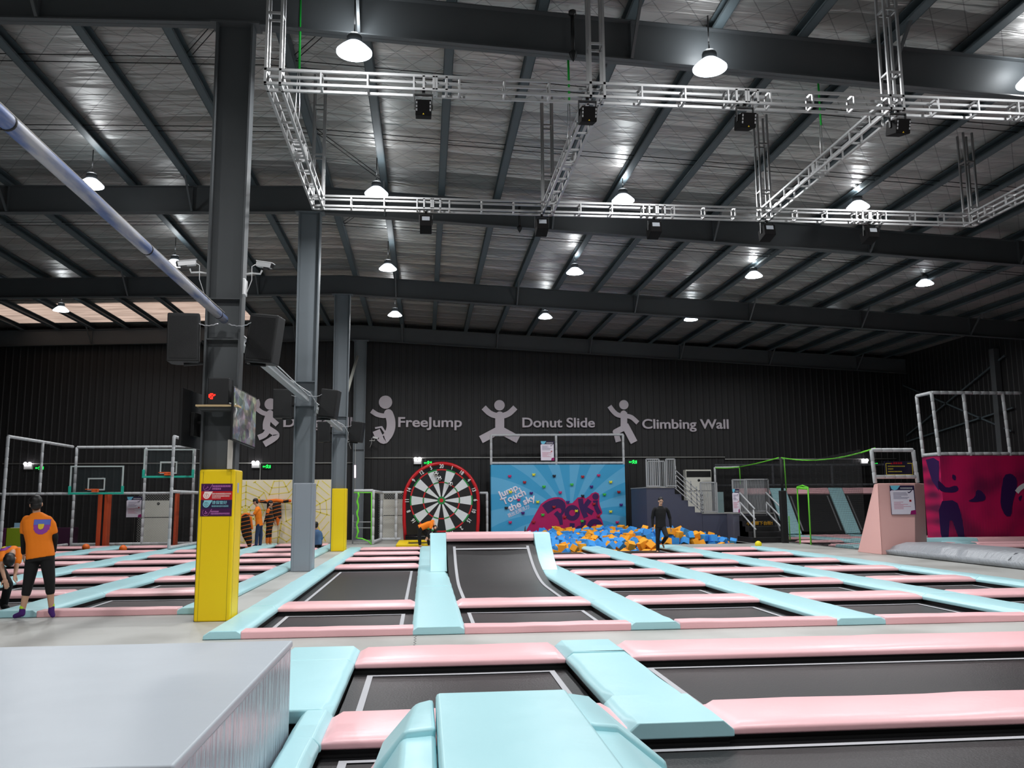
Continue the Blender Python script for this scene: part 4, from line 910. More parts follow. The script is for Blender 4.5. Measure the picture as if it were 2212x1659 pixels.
def rules_poster(label, x0, x1, z0, z1, Y, tilt=None, cross=True, name='rules_poster'):
    t = thing(name, label, 'sign', ((x0+x1)/2, Y, z0), None); w, h = x1-x0, z1-z0; X = lambda u: x0+u*w; Z = lambda v: z1-v*h; rnd = random.Random(int(x0*50))
    m = MB(); m.box((x0, Y, z0), (x1, Y+.01, z1)); m.build('panel', NAVY, t)
    m = MB(); m.prism([(X(a), Y-.002, Z(b2)) for a, b2 in ((0, .2), (.06, .16), (.96, .16), (.97, .86), (.8, .87), (.76, .99), (.02, .99))], (0, .002, 0)); m.build('sheet', WHITEP, t)
    m = MB(); m.prism([(X(a), Y-.002, Z(b2)) for a, b2 in ((.02, 0), (.42, 0), (.3, .13), (.18, .16), (.06, .12))], (0, .002, 0)); m.build('header_shape', mat('poster_cyan', (110, 195, 220), .5), t)
    m = MB(); m.prism([(X(a), Y-.003, Z(b2)) for a, b2 in ((.8, .87), (1, .84), (1, 1), (.76, 1))], (0, .002, 0)); m.build('corner_shape', MAG, t)
    m = MB(); stripbars(m, X(.42), Y-.001, Z(.115), w*.5, 9, h*.05, rnd, 0)
    m.build('title', WHT, t)
    m = MB()
    for k in range(6): m.box((X(.12), Y-.004, Z(.26+.04*k)), (X(.12+(.3+.5*rnd.random())*.95), Y-.002, Z(.245+.04*k)))
    m.build('text_line', mat('text_grey', (120, 112, 140), .6), t)
    m = MB()
    for k in range(7): m.box((X(.12), Y-.004, Z(.58+.038*k)), (X(.12+(.3+.5*rnd.random())*.9), Y-.002, Z(.565+.038*k)))
    m.build('text_line', mat('text_rose', (205, 130, 150), .6), t)
    m = MB(); ribbon(m, [(X(.72), Z(.22)), (X(.77), Z(.25)), (X(.88), Z(.17))], w*.035, Y-.005, .002); m.build('tick_mark', NAVY, t)
    m = MB(); ribbon(m, [(X(.76), Z(.50)), (X(.84), Z(.555))], w*.04, Y-.005, .002); ribbon(m, [(X(.84), Z(.50)), (X(.76), Z(.555))], w*.04, Y-.005, .002); m.build('cross_mark', RED, t)
    return t
p = PY(1168, 995, yR-.08); q = PY(1197, 953, yR-.08); rules_poster('white and navy rules poster hung on the rail of the climbing wall', p.x, q.x, p.z, q.z, yR-.08)
# touch targets on the wall
HC = {'y': ('yellow', (232, 226, 60)), 'p': ('pink', (205, 40, 110)), 'r': ('red', (170, 26, 40)), 'n': ('black', (16, 20, 34)), 'g': ('green', (60, 190, 70)), 'v': ('violet', (72, 20, 120))}
HP = [('p', 1101, 1029), ('y', 1153, 1025.5), ('n', 1197, 1028.5), ('r', 1258.5, 1030), ('p', 1293, 1027), ('r', 1133, 1042), ('y', 1319, 1041.5), ('g', 1175, 1051.5), ('g', 1235, 1047), ('v', 1277.5, 1051.5),
      ('y', 1102.5, 1063), ('v', 1147.5, 1065.5), ('p', 1210, 1064), ('r', 1336.5, 1063), ('g', 1305.5, 1068.5), ('n', 1258.5, 1071.5), ('p', 1120.5, 1080), ('v', 1226.5, 1084.5), ('y', 1161.5, 1084.5), ('r', 1196.5, 1095.5),
      ('r', 1283, 1089), ('v', 1341.5, 1090.5), ('n', 1093.5, 1097.5), ('y', 1245, 1104), ('y', 1319, 1105.5), ('v', 1129.5, 1108.5), ('g', 1172.5, 1112.5), ('r', 1219.5, 1117.5), ('r', 1292.5, 1115.5), ('g', 1257.5, 1126),
      ('p', 1102, 1128.5), ('r', 1152.5, 1128), ('p', 1333, 1128.5), ('y', 1195.5, 1139.5)]
cnt = {}
for c, u, v in sorted(HP, key=lambda h: (h[0], h[1])):
    cnt[c] = cnt.get(c, 0)+1; p = PY(u, v, CWY-.02); nmc, rgb = HC[c]
    tot = sum(1 for h in HP if h[0] == c); m = MB(); s = .055
    for ax in (-1, 1):
        m.ball((p.x+ax*s*.75, CWY-.05, p.z+s*.5), s*.7, 10, sc3=(1, .7, .9)); m.ball((p.x+ax*s*.6, CWY-.05, p.z-s*.5), s*.6, 10, sc3=(1, .7, .9))
    m.ball((p.x, CWY-.05, p.z), s*.7, 10, sc3=(.9, .8, 1.1)); m.box((p.x-.02, CWY-.03, p.z-.02), (p.x+.02, CWY, p.z+.02))
    tag(m.build('climbing_hold', mat('hold_'+nmc, rgb, .45), loc=(p.x, CWY, p.z)), '%s butterfly-shaped hold on the climbing wall, %s from the left of the %s ones' % (nmc, ORD[cnt[c]-1], nmc), 'climbing hold', 'holds on the climbing wall')

# ------------------------------------------------------------------ foam pit
t_ = None
rnd = random.Random(11)
CB = [mat('foam_cube_blue', (58, 150, 228), .8, vary=.1, vscale=3), mat('foam_cube_orange', (250, 164, 32), .8, vary=.08, vscale=3)]
def inpit(x, y): return (3.3 < x < 5.2 and 28.35 < y < 37.3) or (5.2 < x < 7.95 and 28.8 < y < 37.3) or (8.7 < x < 11.9 and 31.7 < y < 33.85) or (5.9 < x < 8.9 and 30 < y < 37.3)
def pitz(x, y):
    z = .02+.035*max(0, y-28)
    if x > 8.5: z = .05+.2*max(0, 1-abs(y-33)/2)*max(0, (12.2-x)/3.4)
    z -= .22*max(0, (5.4-x)/2)
    z += .30*math.exp(-((x-9.4)**2/1.6+(y-33.2)**2/5)) + .15*math.exp(-((x-7.6)**2/.8+(y-34)**2/8))
    return z
me2 = []
for k in range(2):
    m = MB(); s = .125; m.box((-s, -s, -s), (s, s, s)); o = m.build('foam_cube', CB[k], bevel=.012); o['_t'] = 1; me2.append(o)
cubes = []; yy = 28.45
while yy < 37.2:
    xx = 3.35
    while xx < 11.9:
        if inpit(xx, yy): cubes.append((xx+rnd.uniform(-.09, .09), yy+rnd.uniform(-.12, .12)))
        xx += .33
    yy += .6
if len(cubes) > 300: 
    keep = set(rnd.sample(range(len(cubes)), 300)); rest = [c for i, c in enumerate(cubes) if i not in keep]; cubes = [c for i, c in enumerate(cubes) if i in keep]
else: rest = []
first = [True, True]
for x, y in cubes:
    k = 0 if rnd.random() < .5 else 1
    if first[k]: o = me2[k]; first[k] = False
    else: o = me2[k].copy(); col.objects.link(o)
    s = rnd.uniform(.85, 1.08); o.location = (x, y, pitz(x, y)+rnd.uniform(-.06, .08)); o.rotation_euler = (rnd.uniform(0, 6.28), rnd.uniform(0, 6.28), rnd.uniform(0, 6.28)); o.scale = (s, s, s)
    tag(o, ['blue foam cube lying in the foam pit', 'orange foam cube lying in the foam pit'][k], 'foam cube', ['blue foam cubes in the pit', 'orange foam cubes in the pit'][k])
m = MB()
xx = 3.4
for layer in (-.22, -.42):
    xx = 3.4
    while xx < 11.9:
        yy = 28.5
        while yy < 37.2:
            if inpit(xx, yy):
                T = Matrix.Translation((xx+rnd.uniform(-.05, .05), yy+rnd.uniform(-.05, .05), max(-.38, pitz(xx, yy)+layer+.0))) @ Euler((rnd.uniform(-.5, .5), rnd.uniform(-.5, .5), rnd.uniform(0, 3))).to_matrix().to_4x4()
                m.box((-.125,)*3, (.125,)*3, 0 if rnd.random() < .5 else 1, T=T)
            yy += .37
        xx += .37
for x, y in rest:
    T = Matrix.Translation((x, y, pitz(x, y))) @ Euler((rnd.uniform(0, 6), rnd.uniform(0, 6), 0)).to_matrix().to_4x4(); m.box((-.125,)*3, (.125,)*3, 0 if rnd.random() < .5 else 1, T=T)
tag(m.build('foam_cube_bed', CB, loc=(7, 33, -.3)), 'lower layers of blue and orange foam cubes filling the foam pit', 'foam cubes', kind='stuff')
# ------------------------------------------------------------------ slate stair block, platform, railings
t = thing('slate_stair_block', 'dark slate padded platform block with steps going down to the right', 'platform', (10, 35, 0))
YF = 34.0
prof = [(8.88, -.54), (8.88, 2.12), (10.05, 2.12)]
for k in range(4): x = 10.05+k*.27; prof += [(x, 2.12-(k+1)*.25), (x+.27, 2.12-(k+1)*.25)] if k else [(10.05, 1.87), (10.32, 1.87)]
prof += [(11.15, 1.09), (11.15, -.54)]
m = MB(); m.prism([(x, YF, z) for x, z in prof], (0, 2.6, 0)); m.build('body', SLATE, t)
m = MB(); m.box((8.86, YF-.02, 2.12), (10.05, YF+2.6, 2.16)); m.build('deck', mat('deck_grey', (150, 150, 146), .6), t)
t = thing('landing_block', 'lower slate padded landing block between the steps and black stairs', 'platform', (12, 34.5, 0))
m = MB(); m.box((11.16, YF, -.54), (12.18, YF+2.6, 1.07)); m.build('body', SLATE, t, bevel=.01)
m = MB(); m.box((12.181, 33.3, 0), (12.9, YF+2.6, 1.07)); m.build('body', mat('slate_light', (88, 88, 102), .6), t, bevel=.01)
m = MB(); m.box((11.14, YF-.02, 1.07), (12.18, YF+2.6, 1.10)); m.box((12.18, 33.28, 1.07), (13.9, YF+2.6, 1.10)); m.build('deck', MATS['deck_grey'], t)
def railing(label, x0, x1, z0, z1, Y, n_, pr=.012, loc=None, slope=0., thick=.03, M=RAIL):
    t = thing('guard_railing', label, 'railing', (x0, Y, z0)); m = MB()
    for x in (x0, x1):
        dz = slope*(x-x0)/(x1-x0) if slope else 0; m.bar((x, Y, z0+dz), (x, Y, z1+dz), .05, .05)
    m.bar((x0, Y, z1), (x1, Y, z1+slope), .05, .05); m.bar((x0, Y, z0+.04), (x1, Y, z0+.04+slope), .04, .04); m.build('frame', M, t)
    for k in range(1, n_):
        x = x0+(x1-x0)*k/n_; dz = slope*k/n_; m = MB(); m.bar((x, Y, z0+.04+dz), (x, Y, z1+dz), pr*2, pr*2); m.build('baluster', M, t)
    return t
railing('grey gate railing on the slate platform, left panel beside the climbing wall', 8.90, 9.42, 2.16, 3.28, YF-.02, 6)
railing('grey railing along the back of the slate platform, middle panel', 9.4, 10.1, 2.16, 3.27, YF+1.6, 9)
railing('grey railing on the slate platform, right panel above the steps', 9.72, 10.08, 2.16, 3.28, YF-.02, 5)
t = thing('stair_handrail', 'grey four-bar handrail sloping down the slate steps', 'railing', (10.1, YF-.03, 2.1))
for k in range(5):
    z = 2.92-.19*k; m = MB(); m.bar((10.06, YF-.03, z-.05), (11.2, YF-.03, z-1.12 if z-1.12 > 1.2 else max(z-1.12, 1.12)), .035, .035); m.build('bar', RAIL, t)
for x in (10.1, 10.72, 10.95, 11.18):
    m = MB(); m.bar((x, YF-.03, 2.12-(x-10.05)*.92 if x < 11.1 else 1.1), (x, YF-.03, 3.0-(x-10.1)*.98), .035, .035); m.build('post', RAIL, t)
railing('grey mesh railing panel on the landing, left panel', 11.13, 11.8, 1.12, 2.33, YF+.02, 16, .008)
railing('grey railing panel on the landing, behind the standing rules board', 12.25, 12.82, 1.12, 2.42, YF-.6, 13, .009)
railing('grey railing panel on the landing, right of the rules board', 12.86, 13.85, 1.12, 2.44, YF-.3, 22, .009)
m = MB(); m.box((11.95, YF+.5, 1.1), (12.25, YF+.56, 1.95)); tag(m.build('clear_panel', mat('frosted_panel', (120, 140, 142), .3), loc=(12.1, YF+.5, 1.1)), 'pale grey-green panel standing behind the landing railing', 'panel')
p = PY(1584, 1107, YF-.7); rules_poster('narrow rules board standing on the landing railing', p.x, PY(1597, 1060, YF-.7).x, 1.12, 2.05, YF-.68)
# black stairs
t = thing('black_stairs', 'black foam stairs with a yellow warning text, leading up to the landing', 'stairs', (12.9, 32.4, 0)); BKFM = mat('black_foam', (14, 14, 16), .7)
m = MB()
for k in range(5): y0 = 31.75+k*.3; m.box((12.42-(.1 if k == 0 else 0), y0, 0.001), (13.62+(.12 if k == 0 else 0), 33.28, .2*(k+1)))
m.build('steps', BKFM, t, bevel=.012)
text('warning_lettering', '小心脚下台阶!', .16, mat('gold_letters', (214, 160, 30), .5), t, TW(13.0, 31.75+.9-.006, .70), ext=.002, bold=.002, xs=1.05)
for k, x in enumerate((12.42, 13.5)):
    t2 = thing('sloping_handrail', ['sloping grey handrail on the left side of the black stairs', 'sloping grey handrail on the right side of the black stairs'][k], 'railing', (x, 31.6, 0))
    m = MB(); m.tube([(x, 31.72, .2), (x, 31.72, 1.25)], .035, 8); m.build('post', mat('handrail_grey', (172, 174, 176), .4), t2); m = MB(); m.tube([(x, 33.1, 1.0), (x, 33.1, 1.5)], .03, 8); m.build('post', MATS['handrail_grey'], t2)
    for dz in (0, -.38, -.76):
        m = MB(); m.tube([(x, 31.6, 1.27+dz), (x, 33.1, 1.9+dz)], .03, 8); m.build('rail', MATS['handrail_grey'], t2)
# ------------------------------------------------------------------ net room on the right
def beam_ac(label, x, y, w, h, z=0):
    t = thing('air_conditioner', label, 'air conditioner', (x, y, z)); m = MB(); m.box((x-w/2, y, z), (x+w/2, y+.4, z+h)); m.build('cabinet', mat('ac_cream', (216, 214, 204), .5), t, bevel=.015)
    m = MB(); m.box((x-w/2+.03, y-.01, z+h-.34), (x+w/2-.03, y+.01, z+h-.06)); m.build('air_outlet', BLK, t)
    m = MB(); m.box((x-w/2+.02, y-.005, z+h*.5), (x+w/2-.02, y+.005, z+h*.5+.03)); m.build('seam', BLK, t)
    m = MB(); m.lathe([(.06, -.012), (.05, -.02)], (x, y, z+h-.48), 20, axis='y'); m.build('badge', BLK, t)
    for v in (m,): pass
    return t
beam_ac('cream air conditioner cabinet behind the stair handrail', 12.4, 38.1, 1.2, 1.95, 1.05)
m = MB(); m.box((11.3, 37.9, 0), (13.9, 38.6, 1.05)); tag(m.build('storage_platform', mat('dark_board', (30, 30, 33), .7), loc=(12.5, 38.2, 0)), 'dark platform under the air conditioner behind the landing', 'platform')
# far sloped trampolines of the net room
t0_ = None
def slopebox(name, M, x0, x1, u0, u1, label, cat, dz=.0, parent=None, th=.06):   # on the inclined back wall; u = 0 bottom, 1 top
    f3 = lambda x, u, o: Vector((x, 36.5+1.5*u-o*.8, .1+2.0*u+o*.6))
    m = MB(); a = [f3(x0, u0, dz), f3(x1, u0, dz), f3(x1, u1, dz), f3(x0, u1, dz)]; b2 = [f3(x0, u0, dz-th), f3(x1, u0, dz-th), f3(x1, u1, dz-th), f3(x0, u1, dz-th)]
    m.add(a+b2, [(0,1,2,3),(7,6,5,4),(0,4,5,1),(1,5,6,2),(2,6,7,3),(3,7,4,0)])
    o = m.build(name, M, parent, bevel=.012, loc=None if parent else f3((x0+x1)/2, (u0+u1)/2, 0))
    return o if parent else tag(o, label, cat)
SBX = [(13.95, 15.63), (16.42, 18.42), (19.12, 21.3)]
for k, (a, c) in enumerate(SBX):
    o = slopebox('trampoline_bed', BED, a+.02, c-.02, .06, .86, 'steep black trampoline on the back wall of the net room, %s from left' % ORD[k], 'trampoline')
    for e in (a+.1, c-.16): slopebox('border_line', mat('dull_webbing', (120, 120, 122), .7), e, e+.06, .08, .84, '', '', dz=.07 if False else .012, parent=o, th=.01)
    slopebox('pink_pad', PINK, a, c, .87, 1.0, 'pink pad topping the steep trampolines in the net room, %s from left' % ORD[k], 'pad', dz=.08, th=.1)
for k, (a, c) in enumerate(((15.65, 16.4), (18.44, 19.1), (21.32, 21.9))):
    slopebox('blue_pad', BLUE, a, c, .0, 1.0, 'inclined blue pad between steep trampolines in the net room, %s from left' % ORD[k], 'pad', dz=.08, th=.1)
for k, (a, c) in enumerate(((13.95, 15.63), (16.42, 18.42), (19.12, 21.3))):
    for j, y in enumerate((28.4, 31.1, 33.8, 36.0)):
        padbar('pink_pad', 'x', a, c, y, y+.55, PINK, 'pink bar on the net room floor, column %s from left, %s from front' % (ORD[k], ORD[j]), 'pad', 'pink cross pads', seed=700+k*5+j); frame_box('net', (a, y), (c, y+.55))
        if j < 3: bed(a, c, y+.55, (31.1, 33.8, 36.0)[j], 'black bed on the net room floor, column %s from left, %s from front' % (ORD[k], ORD[j]), 'net room beds')
for k, (a, c) in enumerate(((15.65, 16.4), (18.44, 19.1))):
    padbar('blue_pad', 'y', 28.4, 36.45, a, c, BLUE, 'blue strip pad on the net room floor, %s from left' % ORD[k], 'pad', 'blue strip pads', seed=730+k, chamf=.012); frame_box('net', (a, 28.4), (c, 36.45))
padbar('blue_pad', 'x', 13.92, 18.4, 27.05, 28.35, BLUE, 'blue pad along the near edge of the net room', 'pad', seed=740, chamf=.012); frame_box('net', (13.92, 27.05), (18.4, 28.35))
flush_frames('net', '')
m = MB(); m.box((13.9, 28.3, -.5), (13.93, 36.5, 0.0)); struct(m.build('trim_1', BLACKF))
DKR = mat('dark_foam_rail', (70, 72, 76), .75)
foam_rail('foam_rail', 'dark grey foam rail across the back of the net room', 'railing', [((13.2, 38.2, 3.2), (22.2, 38.2, 3.2)), ((13.2, 38.2, 2.28), (22.2, 38.2, 2.28)), ((15.95, 38.2, 2.2), (15.95, 38.2, 3.2)), ((18.8, 38.2, 2.2), (18.8, 38.2, 3.2))], M=DKR, r=.06,
          nets=(((13.2, 38.2, 2.28), (22.2, 38.2, 2.28), (22.2, 38.2, 3.2), (13.2, 38.2, 3.2)),))
t = thing('black_padded_post', 'thick black padded post at the corner of the net room', 'post', (13.5, 31.5, 0))
m = MB(); m.box((13.38, 31.4, 0), (13.62, 31.6, 1.95)); m.build('lower_pad', BKFM, t, bevel=.02); m = MB(); m.tube([(13.5, 31.5, 1.9), (13.5, 31.5, 3.22)], .055, 8); m.build('pole', BKFM, t)
def sag(p, q, s, n_=16): 
    p = Vector(p); q = Vector(q); return [p.lerp(q, k/n_)+Vector((0, 0, -s*4*(k/n_)*(1-k/n_))) for k in range(n_+1)]
PA, PB = (13.5, 31.5, 3.2), (14.28, 26.0, 3.22)
NL = [('green net edge cord sagging from the black post to the pink tower', [sag(PA, PB, .22)]), ('green cord running down the right side of the black post', [[(13.58, 31.4, 3.2), (13.6, 31.38, 1.96)], [(13.65, 31.38, 1.0), (13.65, 31.38, .1)]]),
      ('green net edge cord from the black post back to the corner', [sag((13.45, 31.6, 3.2), (14.0, 37.2, 3.08), .02), sag((14.0, 37.2, 3.08), (12.95, 37.4, 3.05), .03), [(14.0, 37.2, 3.08), (14.02, 37.2, 2.3)]])]
for lb, cs in NL:
    m = MB()
    for c in cs: m.tube(c, .024, 6)
    tag(m.build('edge_rope', GREEN, loc=cs[0][0]), lb, 'cord', 'green net cords')
# net with a green framed doorway, running from the post to the tower
def nl(u): return Vector((13.5+(13.95-13.5)*u, 31.4+(26.3-31.4)*u, 0))
t = thing('safety_net', 'large black safety net with a green edged doorway in front of the net room', 'net', nl(.5))
zt = lambda u: 3.2-.22*4*u*(1-u)
m = MB(); u0, u1 = .2, .345
for a, c, zl, zh in ((0, u0, 0, None), (u1, 1, 0, None), (u0, u1, 2.1, None)):
    p, q = nl(a), nl(c); m.add([(p.x, p.y, zl), (q.x, q.y, zl), (q.x, q.y, zt(c)), (p.x, p.y, zt(a))], [(0,1,2,3)])
m.build('mesh', NETD, t)
m = MB(); p, q = nl(u0), nl(u1); m.tube([(p.x, p.y, .02), (p.x+.0, p.y, 2.08), ((p.x+q.x)/2, (p.y+q.y)/2, 2.12), (q.x, q.y, 2.05), (q.x, q.y, .02)], .028, 6); m.tube([(p.x, p.y, 2.04), (q.x, q.y, 2.0)], .05, 6); m.build('door_edge', GREEN, t)
t = thing('corner_net', 'black safety net behind the stair railings', 'net', (14, 36, 1.5)); m = MB(); m.add([(13.5, 31.6, 1.1), (14.0, 37.2, 1.1), (14.0, 37.2, 3.08), (13.5, 31.6, 3.2)], [(0,1,2,3)]); m.add([(12.95, 37.4, 1.1), (14.0, 37.2, 1.1), (14.0, 37.2, 3.05), (12.95, 37.4, 3.02)], [(0,1,2,3)]); m.build('mesh', NETD, t)
foam_rail('foam_rail', 'light foam post and rail at the left corner of the net room', 'railing', [((12.95, 37.45, 1.1), (12.95, 37.45, 3.08)), ((12.95, 37.45, 3.06), (14.1, 37.45, 3.08))])
# ------------------------------------------------------------------ pink tower, rules board, warning sign
t = thing('pink_tower', 'tall pink padded tower tapering upward, rules poster on its front', 'tower', (14.2, 25.2, 0))
tp = [PY(1888, 1041, 25.6), PY(1895, 1041, 24.35), PY(1976, 1041, 24.35), PY(1996, 1041, 25.3)]
bp_ = [PY(1853, 1190, 25.6), PY(1905, 1198, 24.2), PY(1977, 1195, 24.2), PY(2003, 1185, 25.3)]
zt_ = 2.07
B = [Vector((p.x, p.y, 0)) for p in bp_]+[Vector((bp_[3].x, 26.5, 0)), Vector((bp_[0].x+.9, 26.5, 0))]; Tt = [Vector((p.x, p.y, zt_)) for p in tp]+[Vector((tp[3].x, 26.5, zt_)), Vector((tp[0].x+.9, 26.5, zt_))]
m = MB(); m.add(B+Tt, [(0,1,2,3,4,5), (11,10,9,8,7,6)]+[(i, (i+1) % 6, (i+1) % 6+6, i+6) for i in range(6)]); m.build('body', mat('pink_tower_vinyl', (240, 186, 180), .55, bump=.15, bscale=8), t, bevel=.015)
m = MB(); m.tube([(bp_[1].x, 24.19, .01), (tp[1].x, 24.34, 2.05)], .006, 4); m.build('seam', mat('seam_rose', (180, 130, 126), .7), t)
xa, xb = PY(1892, 1040, 24.6).x+.03, PY(1983, 1040, 24.6).x
foam_rail('tower_rail', 'white foam wrapped rail frame on top of the pink tower', 'railing', [((xa, 24.7, 2.08), (xa-.05, 24.7, 3.08)), ((xb+.05, 24.7, 2.08), (xb-.03, 24.7, 3.08)), ((xa-.05, 24.7, 3.08), (xb-.03, 24.7, 3.08)), ((xa, 24.7, 2.27), (xb, 24.7, 2.27))], r=.06)
p = PY(1926, 1109, 24.2); q = PY(1972, 1046, 24.28); rules_poster('white and navy rules poster on the front of the pink tower', p.x+.01, q.x, 1.15, 2.0, 24.22)
p = PY(1912, 1028, 24.85); q = PY(1973, 996, 24.85)
t = thing('warning_sign', 'dark navy warning sign with a yellow border hanging in the tower rail', 'sign', ((p.x+q.x)/2, 24.85, 2.6)); x0, x1, z0, z1 = p.x, q.x, p.z, q.z
m = MB(); m.box((x0, 24.85, z0), (x1, 24.87, z1)); m.build('panel', mat('navy_dark', (16, 10, 40), .5), t)
m = MB(); YL = mat('sign_yellow', (226, 208, 70), .5); w = .014
for q4 in (((x0+.04, z0+.03), (x1-.04, z0+.03+w)), ((x0+.04, z0+.03), (x0+.04+w, z1-.06)), ((x1-.04-w, z0+.03), (x1-.04, z1-.06)), ((x0+.04, z1-.06-w), (x0+.2, z1-.06)), ((x1-.2, z1-.06-w), (x1-.04, z1-.06))): m.box((q4[0][0], 24.843, q4[0][1]), (q4[1][0], 24.85, q4[1][1]))
m.build('border', YL, t); rnd = random.Random(5); m = MB(); stripbars(m, x0+.28, 24.849, z1-.09, .3, 4, .06, rnd); m.prism([(x0+.2, 24.845, z1-.09), (x0+.26, 24.845, z1-.09), (x0+.23, 24.845, z1-.04)], (0, .003, 0)); m.build('title', mat('sign_red', (200, 20, 40), .5), t)
m = MB()
for k, wd in enumerate((.62, .2, .5)): stripbars(m, x0+.1, 24.849, z1-.17-k*.08, wd*.9, max(3, int(wd*24)), .03, rnd)
m.build('text_line', YL, t)
# ------------------------------------------------------------------ magenta banner block
BN = mat('magenta_banner', (160, 10, 70), .6)
n, l, b = nodes(BN); tc = n.new('ShaderNodeTexCoord'); sp = n.new('ShaderNodeSeparateXYZ'); l.new(tc.outputs['Object'], sp.inputs[0])
nz = n.new('ShaderNodeTexNoise'); nz.inputs['Scale'].default_value = .7; nz.inputs['Detail'].default_value = 1; l.new(tc.outputs['Object'], nz.inputs[0])
lines = mth(n, l, 'MULTIPLY', mth(n, l, 'SINE', mth(n, l, 'MULTIPLY', mth(n, l, 'ADD', sp.outputs[0], mth(n, l, 'MULTIPLY', sp.outputs[2], -.12)), 105.)), .09)
v = mth(n, l, 'ADD', nz.outputs[0], lines); cr = n.new('ShaderNodeValToRGB'); e = cr.color_ramp.elements
e[0].position = .30; e[0].color = (*lin((96, 6, 60)), 1); e[1].position = .56; e[1].color = (*lin((196, 6, 84)), 1); l.new(v, cr.inputs[0]); l.new(cr.outputs[0], b.inputs['Base Color'])
t = thing('banner_block', 'big magenta printed banner block with dark violet dancer silhouettes', 'banner', (21, 30.4, 0))
m = MB(); m.box((19.22, 30.4, 0), (22.75, 31.55, 3.2)); m.build('panel', BN, t)
BV = mat('banner_violet', (44, 6, 72), .6); f, k = zmap(1900, 960, 5.926, 30.39)
m = MB()
for j, pts in enumerate(([(750, 730), (985, 710), (1050, 900), (1100, 1240), (1030, 1245), (905, 900), (880, 1245), (790, 1245)], [(745, 450), (800, 500), (860, 560), (985, 520), (1020, 580), (960, 620), (800, 610), (750, 560)], [(930, 380), (980, 400), (975, 470), (930, 440)],
            [(1590, 390), (1690, 370), (1760, 440), (1760, 560), (1700, 760), (1690, 920), (1610, 920), (1545, 780), (1555, 600)], [(1240, 580), (1300, 590), (1360, 660), (1350, 720), (1230, 740), (1120, 730), (1220, 680)], [(1770, 680), (1830, 640), (1800, 740)])):
    P_ = [Vector((f(u, v2)[0], max(.02, f(u, v2)[1]))) for u, v2 in pts]; Q_ = []
    for i in range(len(P_)): a_, b_ = P_[i], P_[(i+1) % len(P_)]; Q_ += [a_.lerp(b_, .22), a_.lerp(b_, .5), a_.lerp(b_, .78)]
    ngon(m, [(q.x, 30.392-.001*j, q.y) for q in Q_], (0, .0008, 0))
m.build('silhouette', BV, t)
m = MB(); c = f(1860, 570)
ribbon(m, [f(1755, 612), f(1800, 560), f(1870, 520), f(1960, 515)], .17, 30.385, .01); m.build('white_mark', WHT, t)
m = MB(); m.prism([(19.215, y, z) for y, z in ((30.45, 3.0), (30.8, 3.15), (31.3, 3.1), (31.0, 2.3), (30.6, 1.9))], (-.004, 0, 0)); m.build('violet_patch', BV, t)
foam_rail('banner_rail', 'tall white foam wrapped railing standing on the magenta banner block', 'railing',
          [((19.25, 30.45, 3.28), (22.75, 30.45, 3.28)), ((19.25, 30.45, 3.28), (19.25, 31.5, 3.28)), ((19.12, 30.45, 5.6), (22.75, 30.45, 5.6)), ((19.12, 30.45, 5.6), (19.15, 31.5, 5.6)), ((19.25, 30.45, 3.2), (19.12, 30.45, 5.6)), ((19.25, 31.5, 3.2), (19.15, 31.5, 5.6)), ((20.5, 30.45, 3.2), (20.4, 30.45, 5.6)), ((22.1, 30.45, 3.2), (22.0, 30.45, 5.6))], r=.065)
# right side field beyond the silver mat
for k, (lb, a) in enumerate((('x', 0),)):
    padbar('blue_pad', 'y', 17.05, 30.3, 15.42, 15.95, BLUE, 'long blue edge pad right of the silver mat', 'pad', 'blue strip pads', seed=800, chamf=.012, top=.2); frame_box('right', (15.35, 17.05), (15.95, 30.3))
    padbar('blue_pad', 'x', 15.97, 19.9, 29.5, 30.3, BLUE, 'blue pad at the foot of the magenta banner, left part', 'pad', seed=801, chamf=.012, top=.2); frame_box('right', (15.97, 29.5), (19.9, 30.3))
    padbar('pink_pad', 'x', 19.92, 22.2, 29.5, 30.3, PINK, 'pink pad at the foot of the magenta banner, right part', 'pad', seed=802, chamf=.012, top=.2); frame_box('right', (19.92, 29.5), (22.2, 30.3))
for j, y in enumerate((17.1, 20.2, 23.3, 26.4)):
    padbar('pink_pad', 'x', 15.97, 22.2, y, y+.6, PINK, 'pink bar of the right field behind the silver mat, %s from front' % ORD[j], 'pad', 'pink cross pads', seed=810+j, top=.12); frame_box('right', (15.97, y), (22.2, y+.6))
    bed(15.97, 22.2, y+.6, (20.2, 23.3, 26.4, 29.5)[j], 'black bed of the right field behind the silver mat, %s from front' % ORD[j], 'right field beds')
flush_frames('right', '')
# silver inflatable mat
SM = mat('silver_grey_vinyl', (158, 162, 168), .36, bump=.5, bscale=2.5, spec=.7)
n, l, b = nodes(SM); tc = n.new('ShaderNodeTexCoord'); mp = n.new('ShaderNodeMapping'); mp.inputs['Scale'].default_value = (1.2, 4, 1.2); l.new(tc.outputs['Object'], mp.inputs[0])
nz = n.new('ShaderNodeTexNoise'); nz.inputs['Scale'].default_value = 1.8; nz.inputs['Detail'].default_value = 4; nz.inputs['Distortion'].default_value = 1.2; l.new(mp.outputs[0], nz.inputs[0]); bp = n.new('ShaderNodeBump'); bp.inputs['Strength'].default_value = .7; bp.inputs['Distance'].default_value = .06; l.new(nz.outputs[0], bp.inputs['Height']); l.new(bp.outputs[0], b.inputs['Normal'])
t = thing('landing_mat', 'long wrinkled silver grey landing mat lying right of the main field', 'mat', (14.3, 20, 0))
P = [(13.42, .02), (13.38, .16), (13.50, .17), (13.62, .30), (13.9, .36), (14.9, .36), (15.2, .30), (15.28, .16), (15.25, .02)]
rnd = random.Random(9); vs = []; ST = 46
